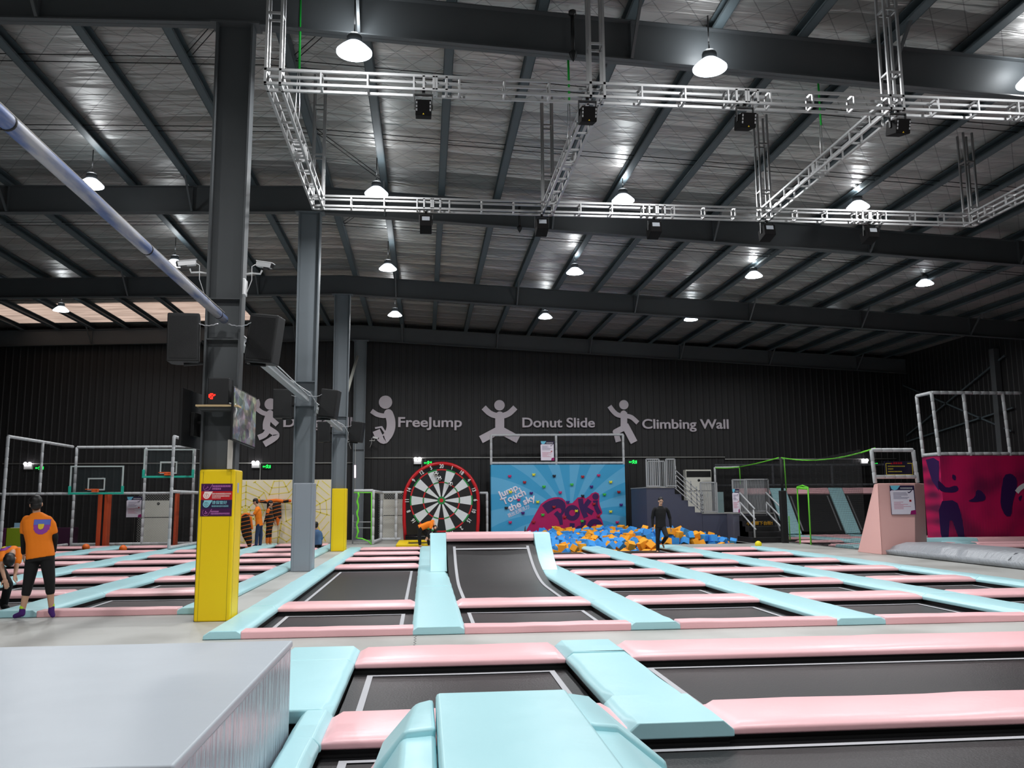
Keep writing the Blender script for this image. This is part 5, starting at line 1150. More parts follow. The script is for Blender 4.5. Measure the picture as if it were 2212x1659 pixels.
for i in range(ST+1):
    y = 13.2+(24.15-13.2)*i/ST; e = 1 if 0 < i < ST else .82
    for k2, (x, z) in enumerate(P): vs.append((x+rnd.uniform(-.015, .015)*(k2 not in (0, 8)), y, z*e+(rnd.uniform(-.012, .012) if z > .1 else 0)))
K = len(P); m = MB(); m.add(vs, [(i*K+k2, i*K+(k2+1) % K, (i+1)*K+(k2+1) % K, (i+1)*K+k2) for i in range(ST) for k2 in range(K)]+[tuple(range(K)), tuple(ST*K+k2 for k2 in range(K))], 0, True)
m.build('mat_body', SM, t)
m = MB(); m.tube([(13.45, 18.9, .03), (13.48, 18.95, .18), (13.7, 19.0, .33), (14.9, 19.05, .365)], .008, 4); m.build('seam', SEAMG, t)
# balls on the floor
for nm, rgb, (x, y, z, r), lb in (('yellow_ball', (236, 220, 20), (11.27, 28.5, .12, .115), 'yellow ball on the floor near the right end of the main field'), ('orange_ball', (240, 110, 30), (-12.1, 32.6, .1, .13), 'orange basketball in the left field under the first hoop, left one'), ('orange_ball', (240, 110, 30), (-10.35, 31.2, .1, .13), 'orange basketball in the left field, right of and nearer than the other')):
    m = MB(); m.ball((x, y, z), r, 20); tag(m.build(nm, mat(nm, rgb, .5), loc=(x, y, z)), lb, 'ball')
# ------------------------------------------------------------------ left side: web wall, hoops, net frames
CREAM = mat('cream_padding', (226, 214, 184), .6, bump=.15, bscale=6); WEBY = mat('web_yellow', (226, 206, 84), .6)
t = thing('web_wall', 'cream padded wall printed with yellow spider webs, behind the grey pillar', 'wall panel', (-5.6, 34.45, 0))
WX0, WX1, WY, WZ0, WZ1 = -7.7, -3.66, 34.4, .06, 2.53
for a, c, z0, z1 in ((WX0, -5.68, WZ0, 1.36), (-5.67, WX1, WZ0, 1.36), (WX0, -5.68, 1.37, WZ1), (-5.67, WX1, 1.37, WZ1)):
    m = MB(); m.box((a, WY, z0), (c, WY+.12, z1)); m.build('panel', CREAM, t, bevel=.012)
cen = [Vector((PY(530, 1103, WY).x, PY(530, 1103, WY).z)), Vector((PY(668, 1100, WY).x, PY(668, 1100, WY).z)), Vector((PY(598, 1180, WY).x, PY(598, 1180, WY).z-.1)), Vector((PY(600, 1020, WY).x, 2.9))]
m = MB()
for ci, c in enumerate(cen):
    NR = 8; of = [0, .3, .15, .3][ci]
    segs = []
    for k in range(NR):
        a = 2*pi*k/NR+of; d = Vector((sin(a), cos(a))); segs.append((c, c+d*3, .042))
        a2 = 2*pi*(k+1)/NR+of; d2 = Vector((sin(a2), cos(a2)))
        for r in [.2, .46, .72, .98, 1.24, 1.5, 1.8, 2.1]: segs.append((c+d*r, c+d2*r, .03))
    for p, q, w in segs:
        N = max(2, int((q-p).length/.06)); run = []
        for i in range(N+1):
            v = p.lerp(q, i/N); ok = WX0+.02 < v.x < WX1-.02 and WZ0+.04 < v.y < WZ1-.03 and min(range(len(cen)), key=lambda j: (cen[j]-v).length) == ci
            if ok: run.append(v)
            if (not ok or i == N) and len(run) > 1:
                a, b2 = run[0], run[-1]; dd = (b2-a).normalized(); nn = Vector((-dd.y, dd.x))*w/2
                m.prism([(v2.x, WY-.003, v2.y) for v2 in (a+nn, b2+nn, b2-nn, a-nn)], (0, .0025, 0))
            if not ok: run = []
    m.box((c.x-.07, WY-.004, c.y-.07), (c.x+.07, WY-.001, c.y+.07)) if c.y < 2.4 and c.y > .1 else None
m.build('web_print', WEBY, t)
TEAL = mat('teal_padding', (40, 185, 160), .5); BFR = mat('board_frame', (190, 200, 198), .5); RIM = mat('rim_orange', (240, 100, 40), .5); OPAD = mat('orange_post_pad', (186, 70, 30), .55)
GLS = mat('board_glass', (60, 70, 72), .08, alpha=.22)
for k, (x0, x1, z0, z1, px0, px1, lb) in enumerate(((-13.07, -11.17, 2.02, 3.05, -12.31, -11.92, 'left'), (-10.47, -8.66, 2.62, 3.67, -9.67, -9.41, 'right'))):
    t = thing('basketball_hoop', 'basketball hoop with teal edged glass board and orange padded post, %s one' % lb, 'basketball hoop', ((px0+px1)/2, 34.25, 0), 'basketball hoops'); Y = 33.3
    m = MB(); m.box((x0+.04, Y, z0+.04), (x1-.04, Y+.012, z1-.04)); m.build('glass_board', GLS, t)
    m = MB()
    for a, c in (((x0, z0+.25), (x0+.05, z1)), ((x1-.05, z0+.25), (x1, z1)), ((x0+.05, z1-.05), (x1-.05, z1))): m.box((a[0], Y-.02, a[1]), (c[0], Y+.03, c[1]))
    xc = (x0+x1)/2
    for a, c in (((xc-.31, z0+.12), (xc-.26, z0+.58)), ((xc+.26, z0+.12), (xc+.31, z0+.58)), ((xc-.26, z0+.53), (xc+.26, z0+.58)), ((xc-.26, z0+.12), (xc+.26, z0+.17))): m.box((a[0], Y-.006, a[1]), (c[0], Y-.001, c[1]))
    m.build('board_frame', BFR, t)
    m = MB(); m.box((x0-.03, Y-.035, z0-.03), (x1+.03, Y+.045, z0+.045)); m.box((x0-.03, Y-.035, z0+.045), (x0+.055, Y+.045, z0+.28)); m.box((x1-.055, Y-.035, z0+.045), (x1+.03, Y+.045, z0+.28)); m.build('edge_padding', TEAL, t, bevel=.01)
    m = MB(); m.tube([(xc+.225*cos(2*pi*i/24), Y-.38+.225*sin(2*pi*i/24), z0+.15) for i in range(24)], .016, 6, closed=True); m.box((xc-.1, Y-.17, z0+.06), (xc+.1, Y-.0, z0+.16)); m.build('rim', RIM, t)
    xp = (px0+px1)/2; m = MB(); m.box((px0, 34.05, .0), (xp-.04, 34.4, 2.02)); m.build('post_pad', OPAD, t, bevel=.02); m = MB(); m.box((xp+.04, 34.05, .0), (px1, 34.4, 2.02)); m.build('post_pad', OPAD, t, bevel=.02)
    m = MB(); m.box((xp-.04, 34.1, 0), (xp+.04, 34.38, 2.1)); m.bar((xp, 34.2, 2.0), (xc-.2, Y+.05, z0+.25), .05, .05); m.bar((xp, 34.2, 2.1), (xc+.2, Y+.05, z0+.6), .05, .05); m.bar((xp, 34.25, 1.7), (xp, 34.2, z0+.3), .08, .08); m.build('support_arm', BLK, t)
Yb = 34.62
nf = lambda x0, y0, x1, y1, z0, z1: ((x0, y0, z0), (x1, y1, z0), (x1, y1, z1), (x0, y0, z1))
foam_rail('foam_barrier', 'white foam wrapped net frame behind the basketball hoops', 'railing',
          [((-18, Yb, 2.04), (-7.75, Yb, 2.04)), ((-13.4, Yb, 3.82), (-8.64, Yb, 3.84)), ((-13.4, Yb, .12), (-8.9, Yb, .12)), ((-13.4, Yb, .05), (-13.4, Yb, 3.82)), ((-10.81, Yb, .05), (-10.81, Yb, 3.82)), ((-8.98, Yb, .05), (-8.98, Yb, 3.82))],
          nets=(nf(-13.4, Yb, -8.98, Yb, .1, 3.82),))
foam_rail('foam_barrier', 'white foam wrapped net frame on the far left, running toward the viewer', 'railing',
          [((-13.5, 34.5, 3.83), (-13.55, 29.4, 3.84)), ((-13.55, 29.4, .1), (-13.55, 29.4, 3.84)), ((-13.52, 31.9, 2.04), (-13.52, 31.9, 3.83)), ((-13.5, 34.5, .12), (-13.55, 29.4, .12))], nets=(nf(-13.5, 34.5, -13.55, 29.4, 2.04, 3.83),))
foam_rail('foam_barrier', 'white foam wrapped net frame right of the hoops, ending beside the yellow pad', 'railing',
          [((-8.54, 30.2, .12), (-8.54, 30.2, 3.9)), ((-8.54, 30.2, 3.9), (-8.54, 34.5, 3.88)), ((-8.54, 30.2, 2.04), (-8.54, 34.5, 2.04)), ((-8.54, 30.25, .16), (-8.54, 34.5, .16))], nets=(nf(-8.54, 30.2, -8.54, 34.5, .1, 3.9),))
beam_ac('cream air conditioner cabinet behind the netting between the hoops', -11.08, 37.4, 1.2, 2.12)
beam_ac('cream air conditioner cabinet behind netting left of the dartboard', -1.22, 37.75, 1.16, 2.1)
t = thing('shelf_rack', 'low dark shelf rack of cream air conditioner covers', 'rack', (-1.2, 37.6, 0)); bpy.data.objects.remove(t)
for x, lb in ((-11.08, 'hoops'), (-1.22, 'dart')):
    t = thing('wire_guard', 'white diamond mesh guard before the air conditioner near the %s' % ('hoops' if lb == 'hoops' else 'dartboard'), 'net', (x, 37.3, 0)); m = MB(); y = 37.2 if lb == 'hoops' else 37.5
    m.add([(x-.75, y, .05), (x+.9, y, .05), (x+.9, y, 2.05), (x-.75, y, 2.05)], [(0,1,2,3)]); m.build('mesh', NETW, t)
rules_poster('white and navy rules poster left of the air conditioner, behind the first hoop', -11.9, -11.3, 1.1, 1.92, 36.0)
m = MB(); m.bar((-11.6, 36.05, 0), (-11.6, 36.05, 1.9), .05, .05); tag(m.build('poster_stand', BLK, loc=(-11.6, 36.05, 0)), 'thin black stand holding the rules poster behind the first hoop', 'stand')
foam_rail('foam_barrier', 'white foam wrapped frame left of the dartboard', 'railing',
          [((-2.75, 34.0, 2.08), (-2.0, 34.0, 2.08)), ((-2.0, 34.0, .02), (-2.0, 34.0, 2.08)), ((-2.0, 34.0, 2.06), (-1.82, 36.7, 2.04)), ((-2.0, 34.0, .1), (-1.82, 36.7, .1)), ((-1.82, 36.7, .05), (-1.82, 36.7, 2.04)), ((-1.2, 36.7, .05), (-1.2, 36.7, 2.04)), ((-1.82, 36.7, 2.04), (-.95, 36.7, 2.04)), ((-1.82, 36.7, .1), (-1.0, 36.7, .1))], r=.06)
foam_rail('foam_barrier', 'white foam post and rail between dartboard and climbing wall', 'railing', [((2.35, 37.3, 2.0), (2.72, 37.3, 2.0)), ((2.68, 37.3, .05), (2.68, 37.3, 2.0))])
t = thing('green_net_door', 'green edged black net doorway beside the small yellow pad', 'net', (-2.35, 33.8, 0))
m = MB(); pts = [Vector((-2.58+.03*sin(i*1.7), 33.85, 2.02-1.75*i/14)) for i in range(15)]; m.tube(pts, [.035+.012*sin(i*2.3) for i in range(15)], 7); m.tube([(-2.6, 33.85, .27), (-2.4, 33.82, .25), (-2.15, 33.8, .15), (-2.03, 33.8, .02)], .025, 6)
m.tube([(-2.07, 33.95, 2.02), (-2.06, 33.95, .05)], .018, 6); m.tube([(-2.75, 33.95, 2.0), (-2.06, 33.95, 2.0)], .018, 6); m.build('edge_cord', GREEN, t)
m = MB(); m.add([(-2.75, 33.97, .02), (-2.05, 33.97, .02), (-2.05, 33.97, 2.0), (-2.75, 33.97, 2.0)], [(0,1,2,3)]); m.build('mesh', NET, t)
t = thing('small_rack', 'small grey tube rack behind the green net door', 'rack', (-2.4, 35.0, 0)); m = MB()
for z in (.12, .62, .85): m.tube([(-2.85, 35.0, z), (-2.1, 35.0, z)], .025, 6)
for x in (-2.85, -2.1): m.tube([(x, 35.0, 0), (x, 35.0, 1.15)], .025, 6)
m.build('tube', RAIL, t)
p = PY(767, 1005, 36.9); q = PY(767, 1032, 36.9); m = MB(); m.tube([p, q], .035, 8); tag(m.build('light_tube', mat('pink_tube_light', (255, 215, 240), .4, emit=3), loc=p), 'short vertical pinkish tube light beside the far dark column', 'light')
m = MB(); m.tube([(q.x, 36.9, q.z-1.3), (p.x, 36.9, p.z+.9)], .012, 5); tag(m.build('hanging_wire', CON, loc=p), 'thin vertical wire carrying the pinkish tube light', 'wire')
# slant brace between far columns, lamp light on it put into the colour
m = MB(); m.bar(PY(772, 770, 38.1), PY(745, 865, 34.0), .1, .1); tag(m.build('column_brace', mat('lit_brace', (200, 200, 190), .5), loc=(-3, 36, 6)), 'pale slanting brace right behind the third column', 'brace')
# coloured benches on the far left with a laptop
t = thing('coloured_counter', 'low counter of purple, green and navy padded blocks on the far left', 'counter', (-15.3, 36.2, 0))
for a, c, rgb, nm in ((-16.9, -16.42, (74, 16, 58), 'a'), (-16.4, -15.1, (136, 158, 24), 'b'), (-15.08, -14.62, (20, 60, 96), 'c'), (-14.6, -13.95, (54, 10, 46), 'd')):
    m = MB(); m.box((a, 36.0, 0), (c, 36.7, .72)); m.build('block', mat('block_'+nm, rgb, .55), t, bevel=.02)
t = thing('laptop', 'pale blue laptop lying open on the coloured counter', 'laptop', (-16.0, 36.2, .72)); m = MB(); m.box((-16.3, 36.1, .722), (-15.85, 36.4, .74)); m.build('keyboard_base', WHT, t); m = MB(); m.box((-16.3, 36.4, .74), (-15.85, 36.42, .92)); m.build('screen', mat('laptop_blue', (150, 190, 215), .4), t)

# ------------------------------------------------------------------ people
def cap_mesh(m, p, q, r1, r2, n_=12):
    p = Vector(p); q = Vector(q); d = q-p; L = max(d.length, 1e-4); d = d/L; a = d.orthogonal().normalized(); b2 = d.cross(a); rings = []
    for k in range(4): th = pi/2*(k+1)/4; rings.append((p-d*r1*cos(th), r1*sin(th)))
    for k in range(4): th = pi/2*k/4; rings.append((q+d*r2*sin(th), r2*cos(th)))
    vs = [p-d*r1]; fs = []
    for c, r in rings: vs += [c+(a*cos(2*pi*i/n_)+b2*sin(2*pi*i/n_))*r for i in range(n_)]
    vs.append(q+d*r2); R = len(rings)
    for i in range(n_): fs.append((0, 1+(i+1) % n_, 1+i))
    for k in range(R-1):
        for i in range(n_): fs.append((1+k*n_+i, 1+k*n_+(i+1) % n_, 1+(k+1)*n_+(i+1) % n_, 1+(k+1)*n_+i))
    for i in range(n_): fs.append((len(vs)-1, 1+(R-1)*n_+i, 1+(R-1)*n_+(i+1) % n_))
    m.add(vs, fs)
def loft_mesh(m, rings, side):
    """rings: (centre, half width, half depth); side: sideways unit vector"""
    vs = []; n_ = 20; K = len(rings); side = Vector(side).normalized()
    for i, (c, rx, ry) in enumerate(rings):
        c = Vector(c); ax = (Vector(rings[min(i+1, K-1)][0])-Vector(rings[max(i-1, 0)][0])).normalized(); s = (side-ax*side.dot(ax)).normalized(); f_ = ax.cross(s)
        for k in range(n_):
            a = 2*pi*k/n_; ca, sa = cos(a), sin(a); e = .8; vs.append(c+s*rx*math.copysign(abs(ca)**e, ca)+f_*ry*math.copysign(abs(sa)**e, sa))
    m.add(vs, [(i*n_+k, i*n_+(k+1) % n_, (i+1)*n_+(k+1) % n_, (i+1)*n_+k) for i in range(K-1) for k in range(n_)]+[tuple(range(n_)), tuple((K-1)*n_+k for k in range(n_))])
def ell_mesh(m, c, r3, axf, axu):
    s = MB(); s.ball((0, 0, 0), 1, 18); f_ = Vector(axf).normalized(); u = Vector(axu); u = (u-f_*u.dot(f_)).normalized(); x = f_.cross(u); c = Vector(c)
    m.add([c+x*(v[0]*r3[0])+f_*(v[1]*r3[1])+u*(v[2]*r3[2]) for v in s.v], s.f)
def fuse(name, m, M, parent, vox=.012, sm=3):
    """one continuous skin over all the shapes"""
    o = m.build(name, M, None); md = o.modifiers.new('r', 'REMESH'); md.mode = 'VOXEL'; md.voxel_size = vox; md.use_smooth_shade = True
    s_ = o.modifiers.new('s', 'SMOOTH'); s_.iterations = sm; s_.factor = .5
    bpy.context.view_layer.update(); me = bpy.data.meshes.new_from_object(o.evaluated_get(bpy.context.evaluated_depsgraph_get())); old = o.data; o.modifiers.clear(); o.data = me; bpy.data.meshes.remove(old)
    me.materials.clear(); me.materials.append(M); org = Vector(parent['_o']); me.transform(Matrix.Translation(-org)); o.parent = parent; o.name = name
    for p in me.polygons: p.use_smooth = True
    return o
def hand(m, w, d, side, curl=.4):
    """palm, five fingers; w wrist, d direction of the hand, side toward the thumb"""
    w = Vector(w); d = Vector(d).normalized(); s = Vector(side); s = (s-d*s.dot(d)).normalized(); nrm = d.cross(s)
    pc = w+d*.05; ell_mesh(m, pc, (.036, .05, .018), d, nrm)
    for k, L in enumerate((.072, .08, .074, .058)):
        b2 = w+d*.085+s*(.03-.02*k); a = b2+d*L*.55+nrm*L*curl*.2; e = a+d*L*.4+nrm*L*curl*.45; cap_mesh(m, b2, a, .0095, .009, 8); cap_mesh(m, a, e, .009, .0075, 8)
    b2 = w+d*.025+s*.03; a = b2+d*.035+s*.028; e = a+d*.03+s*.006; cap_mesh(m, b2, a, .012, .011, 8); cap_mesh(m, a, e, .011, .009, 8)
def person(label, J, face, shirt, trousers, sleeve=.5, leg=1., under=None, hair=HAIR, feet=SKIN, socks=None, vox=.012, longhair=False, collar=None, build=1., sidev=None, print_at=None, group=None, curl=.5):
    J = {k: Vector(v) for k, v in J.items()}; base = Vector(((J['ankL'].x+J['ankR'].x)/2, (J['ankL'].y+J['ankR'].y)/2, min(J['ankL'].z, J['ankR'].z)-.07))
    t = thing('person', label, 'person', base, group); side = (J['shR']-J['shL']).normalized() if sidev is None else Vector(sidev); B = build
    face = Vector(face).normalized(); up = (J['head']-J['neck']).normalized()
    m = MB(); hd = J['head']; ell_mesh(m, hd+up*.012, (.073, .09, .105), face, up); ell_mesh(m, hd-up*.055+face*.022, (.052, .062, .055), face, up)
    ell_mesh(m, hd+face*.092-up*.022, (.013, .018, .024), face, up); ell_mesh(m, hd+face*.078-up*.062, (.026, .016, .01), face, up)
    rt_ = face.cross(up).normalized()
    for s in (-1, 1): ell_mesh(m, hd+rt_*s*.077-up*.01, (.01, .02, .03), face, up)
    cap_mesh(m, J['neck']-up*.03, hd-up*.05, .052, .05)
    tor = [(J['hip'], .14*B, .10*B), (J['hip'].lerp(J['neck'], .3), .125*B, .09*B), (J['hip'].lerp(J['neck'], .62), .15*B, .10*B), (J['hip'].lerp(J['neck'], .86), .155*B, .085*B), (J['neck']-up*.02, .06, .05)]
    loft_mesh(m, tor, side)
    for S in 'LR':
        cap_mesh(m, J['sh'+S].lerp(J['neck'], .12)-up*.03, J['el'+S], .042, .036); cap_mesh(m, J['el'+S], J['wr'+S], .036, .026)
        hs = J['hip']+side*(.085 if S == 'R' else -.085)-Vector((0, 0, .02)); J['hp'+S] = hs
        cap_mesh(m, hs, J['kn'+S], .078, .052); cap_mesh(m, J['kn'+S], J['kn'+S].lerp(J['ank'+S], .35), .052, .054); cap_mesh(m, J['kn'+S].lerp(J['ank'+S], .35), J['ank'+S], .054, .034)
        cap_mesh(m, J['ank'+S]+Vector((0, 0, -.03)), J['toe'+S], .036, .028); cap_mesh(m, J['ank'+S], J['ank'+S]+Vector((0, 0, -.035)), .034, .036)
    for S in 'LR': hand(m, J['wr'+S], (J['wr'+S]-J['el'+S]) if ('hd'+S) not in J else (J['hd'+S]-J['wr'+S]), face if ('th'+S) not in J else J['th'+S], curl)
    fuse('body', m, SKIN, t, vox=.008, sm=2)
    m = MB(); bk = -face; ell_mesh(m, hd+up*.045+bk*.012, (.084, .099, .09), face, up); ell_mesh(m, hd-up*.02+bk*.045, (.074, .058, .08), face, up)
    if longhair: cap_mesh(m, hd+bk*.06, hd+bk*.08-Vector((0, 0, .26)), .075, .05); ell_mesh(m, hd+bk*.02, (.086, .07, .12), face, up)
    fuse('hair', m, hair, t, vox=.008, sm=2)
    if face.y < -.3:
        m = MB()
        for s in (-1, 1): ell_mesh(m, hd+face*.083+rt_*s*.03-up*.0, (.012, .008, .005), face, up); ell_mesh(m, hd+face*.086+rt_*s*.03+up*.018, (.018, .008, .004), face, up)
        m.build('eyes', HAIR, t); m = MB(); ell_mesh(m, hd+face*.092-up*.062, (.022, .006, .005), face, up); m.build('mouth', mat('lip', (150, 80, 74), .5), t)
    m = MB(); k_ = 1.17*B; H = J['hip']; N = J['neck']; dn = (H-N).normalized()
    rings = [(H+dn*.05, .175*B, .128*B), (H, .172*B, .126*B), (H.lerp(N, .3), .158*B, .115*B), (H.lerp(N, .62), .18*B, .122*B), (H.lerp(N, .84), .178*B, .105*B), (H.lerp(N, .95), .10*B, .075*B), (N-dn*.005, .062, .058)]
    loft_mesh(m, rings, side)
    for S in 'LR':
        s0 = J['sh'+S].lerp(J['neck'], .16)-up*.035; cap_mesh(m, s0, J['sh'+S].lerp(J['el'+S], .35), .064, .062); cap_mesh(m, J['sh'+S].lerp(J['el'+S], .3), J['sh'+S].lerp(J['el'+S], min(1, sleeve*2)*.97), .06, .058)
        if sleeve > .5: cap_mesh(m, J['el'+S], J['el'+S].lerp(J['wr'+S], (sleeve-.5)*2*.95), .05, .038)
    sh = fuse('shirt', m, shirt, t, vox=vox)
    if under:
        for S in 'LR': m = MB(); cap_mesh(m, J['sh'+S].lerp(J['el'+S], .5), J['el'+S], .049, .046); cap_mesh(m, J['el'+S], J['el'+S].lerp(J['wr'+S], .93), .046, .035); fuse('long_sleeve', m, under, t, vox=vox)
    m = MB(); loft_mesh(m, [(H-dn*.09, .15*B, .108*B), (H, .162*B, .118*B), (H+dn*.09, .165*B, .12*B)], side)
    for S in 'LR':
        e = min(1, leg*2); cap_mesh(m, J['hp'+S], J['hp'+S].lerp(J['kn'+S], e), .098*B, .07*B)
        if leg > .5: cap_mesh(m, J['kn'+S], J['kn'+S].lerp(J['ank'+S], (leg-.5)*2*.98), .07*B, .058*B)
    fuse('trousers', m, trousers, t, vox=vox)
    if socks:
        for S in 'LR':
            m = MB(); cap_mesh(m, J['ank'+S]+Vector((0, 0, -.03)), J['toe'+S], .043, .035); cap_mesh(m, J['ank'+S]+Vector((0, 0, .03)), J['ank'+S]+Vector((0, 0, -.03)), .041, .043)
            so = fuse('sock', m, socks, t, vox=.008); m = MB(); cap_mesh(m, J['ank'+S]+Vector((0, 0, .05)), J['ank'+S]+Vector((0, 0, .058)), .040, .040)
            q = fuse('sock_cuff', m, mat('lime_trim', (190, 235, 40), .7), t, vox=.008); q.parent = so
    if print_at:      # printed patch following the cloth
        me = sh.data; bv = BVHTree.FromPolygons([v.co for v in me.vertices], [tuple(p.vertices) for p in me.polygons]); o_ = Vector(t['_o']); c, dirv, sx_, sz_ = print_at; c = Vector(c)-o_; dirv = Vector(dirv).normalized(); su = dirv.cross(Vector((0, 0, 1))).normalized(); uu = su.cross(dirv)
        for nm, s_, rgb, e in (('print_ground', 1., (150, 60, 160), .004), ('print_band', .55, (90, 110, 200), .007), ('print_patch', .36, (226, 196, 50), .009)):
            vs = []; fs = []; idx = {}; NN = 26
            for i in range(NN+1):
                for j in range(NN+1):
                    u, v = i/NN*2-1, j/NN*2-1
                    uo, vo_ = u*s_*sx_, v*s_*sz_+(.45*sz_ if nm == 'print_band' else 0)
                    if nm == 'print_band': vo_ = .5*sz_+v*.3*sz_; uo = u*sx_*.95
                    if nm != 'print_band' and (abs(u) > (1 if v > 0 else sqrt(max(0, 1-v*v))) or v > .85): continue
                    h, nr, ix, ds = bv.ray_cast(c-dirv*.6+su*uo+uu*vo_, dirv)
                    if h is not None: idx[(i, j)] = len(vs); vs.append(h-dirv*e+o_)
            for i in range(NN):
                for j in range(NN):
                    q = [(i, j), (i+1, j), (i+1, j+1), (i, j+1)]
                    if all(x in idx for x in q): fs.append([idx[x] for x in q])
            if fs: mm = MB(); mm.add(vs, fs, 0, True); mm.build(nm, mat(nm, rgb, .7), t)
    return t
def J_(d, Y):   # joints read off the sight lines: (px, py[, depth offset])
    return {k: PY(v[0], v[1], Y+(v[2] if len(v) > 2 else 0)) for k, v in d.items()}
PUR = mat('purple_sock', (70, 26, 110), .8)
J = J_(dict(head=(78, 1089), neck=(79, 1108), shL=(54, 1119), shR=(108, 1120), elL=(51, 1160, .02), elR=(119, 1160, .06), wrL=(51, 1196, .1), wrR=(116, 1192, .24), hip=(87, 1197), knL=(62, 1256), knR=(107, 1253), ankL=(48, 1321, -.02), ankR=(111, 1316, .06), toeL=(33, 1331, .03), toeR=(114, 1329, .06)), 13.12)
person('person standing with back turned, orange printed T-shirt, black three-quarter trousers, purple socks', J, (-.35, .93, -.15), ORANGE, BLKC, sleeve=.36, leg=.70, under=BLKC, socks=PUR, build=1.08, sidev=(1, .1, 0), print_at=(PY(95, 1137, 13.1), (0, 1, 0), .10, .12))
t0 = [o for o in col.objects if o.name.startswith('person')][0]
hd = J['head']; m = MB(); ell_mesh(m, hd+Vector((-.02, .01, .045)), (.092, .105, .07), (-.8, .6, 0), (0, 0, 1)); cap_mesh(m, hd+Vector((-.07, .04, .03)), hd+Vector((-.15, .09, .02)), .02, .012); fuse('cap', m, BLKC, t0, vox=.008)
J = J_(dict(head=(21, 1209, -.25), neck=(27, 1195, -.05), shL=(6, 1191, .0), shR=(42, 1193, .0), elL=(2, 1222, -.25), elR=(36, 1221, -.1), wrL=(10, 1250, -.3), wrR=(33, 1240, -.2), hip=(-14, 1212, .35), knL=(-14, 1262, .2), knR=(18, 1262, .1), ankL=(-16, 1308, .3), ankR=(8, 1306, .2), toeL=(-8, 1314, .15), toeR=(16, 1313, .05)), 14.3)
person('person bending over at the left edge, orange printed T-shirt, black trousers', J, (.3, -.35, -1), ORANGE, BLKC, sleeve=.36, leg=1., socks=BLKC, sidev=(.5, -.6, .1), print_at=(PY(8, 1185, 14.3), (0, .5, -.85), .09, .09))
J = J_(dict(head=(941, 1141, -.1), neck=(936, 1129), shL=(934, 1128, -.15), shR=(936, 1128, .15), elL=(929, 1146, -.2), elR=(940, 1146, .1), wrL=(923, 1160, -.22), wrR=(932, 1160, .0), hip=(908, 1140), knL=(906, 1158, -.08), knR=(924, 1158, .1), ankL=(907, 1177, -.05), ankR=(927, 1177, .1), toeL=(912, 1180, -.08), toeR=(932, 1180, .08)), 31.9)
person('person bending down in front of the dartboard, orange T-shirt, black trousers', J, (.5, -.1, -1), ORANGE, BLKC, sleeve=.36, leg=.95, under=BLKC, sidev=(0, 1, 0))
J = J_(dict(head=(1427, 1082.5), neck=(1426.7, 1093), shL=(1413, 1098), shR=(1441, 1098), elL=(1409.5, 1119, .05), elR=(1447, 1119, .05), wrL=(1410, 1138), wrR=(1449, 1139), hdL=(1411, 1147), hdR=(1450, 1148), hip=(1427, 1137), knL=(1420.8, 1163, -.05), knR=(1440, 1159, -.32), ankL=(1421, 1189), ankR=(1431.5, 1172, .25), toeL=(1420, 1192, -.16), toeR=(1434, 1182, .3)), 27.6)
person('person in black long-sleeved top and dark jeans walking toward the viewer, barefoot', J, (.06, -1, -.35), BLKC, mat('black_denim', (20, 22, 28), .85, vary=.3, vscale=6), sleeve=1., leg=1., sidev=(1, 0, 0))
J = J_(dict(head=(552, 1084), neck=(556, 1094.5), shL=(557, 1099, -.17), shR=(559, 1099, .17), elL=(548, 1112, -.2), elR=(547, 1113, .18), wrL=(536, 1111.5, -.12), wrR=(535, 1112, .12), hip=(560, 1133), knL=(555, 1156, -.09), knR=(563.5, 1156, .09), ankL=(553.5, 1176, -.09), ankR=(562, 1176, .1), toeL=(547, 1180, -.1), toeR=(556, 1180, .1)), 32.4)
person('person in orange T-shirt and blue jeans, seen from the side, holding a striped suit', J, (-1, .1, -.45), ORANGE, JEAN, sleeve=.4, leg=1., socks=BLKC, sidev=(0, 1, 0))
TIG = mat('tiger_stripe_cloth', (20, 12, 10), .85)
n, l, b = nodes(TIG); tc = n.new('ShaderNodeTexCoord'); sp = n.new('ShaderNodeSeparateXYZ'); l.new(tc.outputs['Object'], sp.inputs[0]); nz = n.new('ShaderNodeTexNoise'); nz.inputs['Scale'].default_value = 2.5; l.new(tc.outputs['Object'], nz.inputs[0])
fr = mth(n, l, 'FRACT', mth(n, l, 'ADD', mth(n, l, 'ADD', mth(n, l, 'MULTIPLY', sp.outputs[2], 7.), mth(n, l, 'MULTIPLY', sp.outputs[0], -1.6)), mth(n, l, 'MULTIPLY', nz.outputs[0], .5)))
l.new(mixc(n, l, mth(n, l, 'LESS_THAN', fr, .17), (20, 12, 10), (206, 104, 24)), b.inputs['Base Color'])
TOR = mat('suit_orange', (222, 106, 22), .85)
J = J_(dict(head=(584, 1088), neck=(581.5, 1097), shL=(580, 1102, -.15), shR=(583, 1102, .15), elL=(576, 1116, -.2), elR=(587, 1116, .2), wrL=(572, 1126, -.15), wrR=(592, 1127, .15), hip=(582.5, 1132), knL=(578, 1152, -.08), knR=(583, 1152, .08), ankL=(577, 1173, -.08), ankR=(583, 1173, .1), toeL=(582, 1178, -.1), toeR=(588, 1177, .1)), 33.2)
tp_ = person('person with long dark hair in a tiger-striped jumpsuit, barefoot on a blue strip', J, (1, -.25, -.15), TIG, TIG, sleeve=1., leg=.93, longhair=True, sidev=(0, 1, 0), build=1.05)
m = MB()
for S in 'LR': cap_mesh(m, J['sh'+S], J['sh'+S].lerp(J['el'+S], .45), .066, .062); cap_mesh(m, J['kn'+S].lerp(J['ank'+S], .45), J['kn'+S].lerp(J['ank'+S], .9), .068, .06)
fuse('orange_cuffs', m, TOR, tp_)
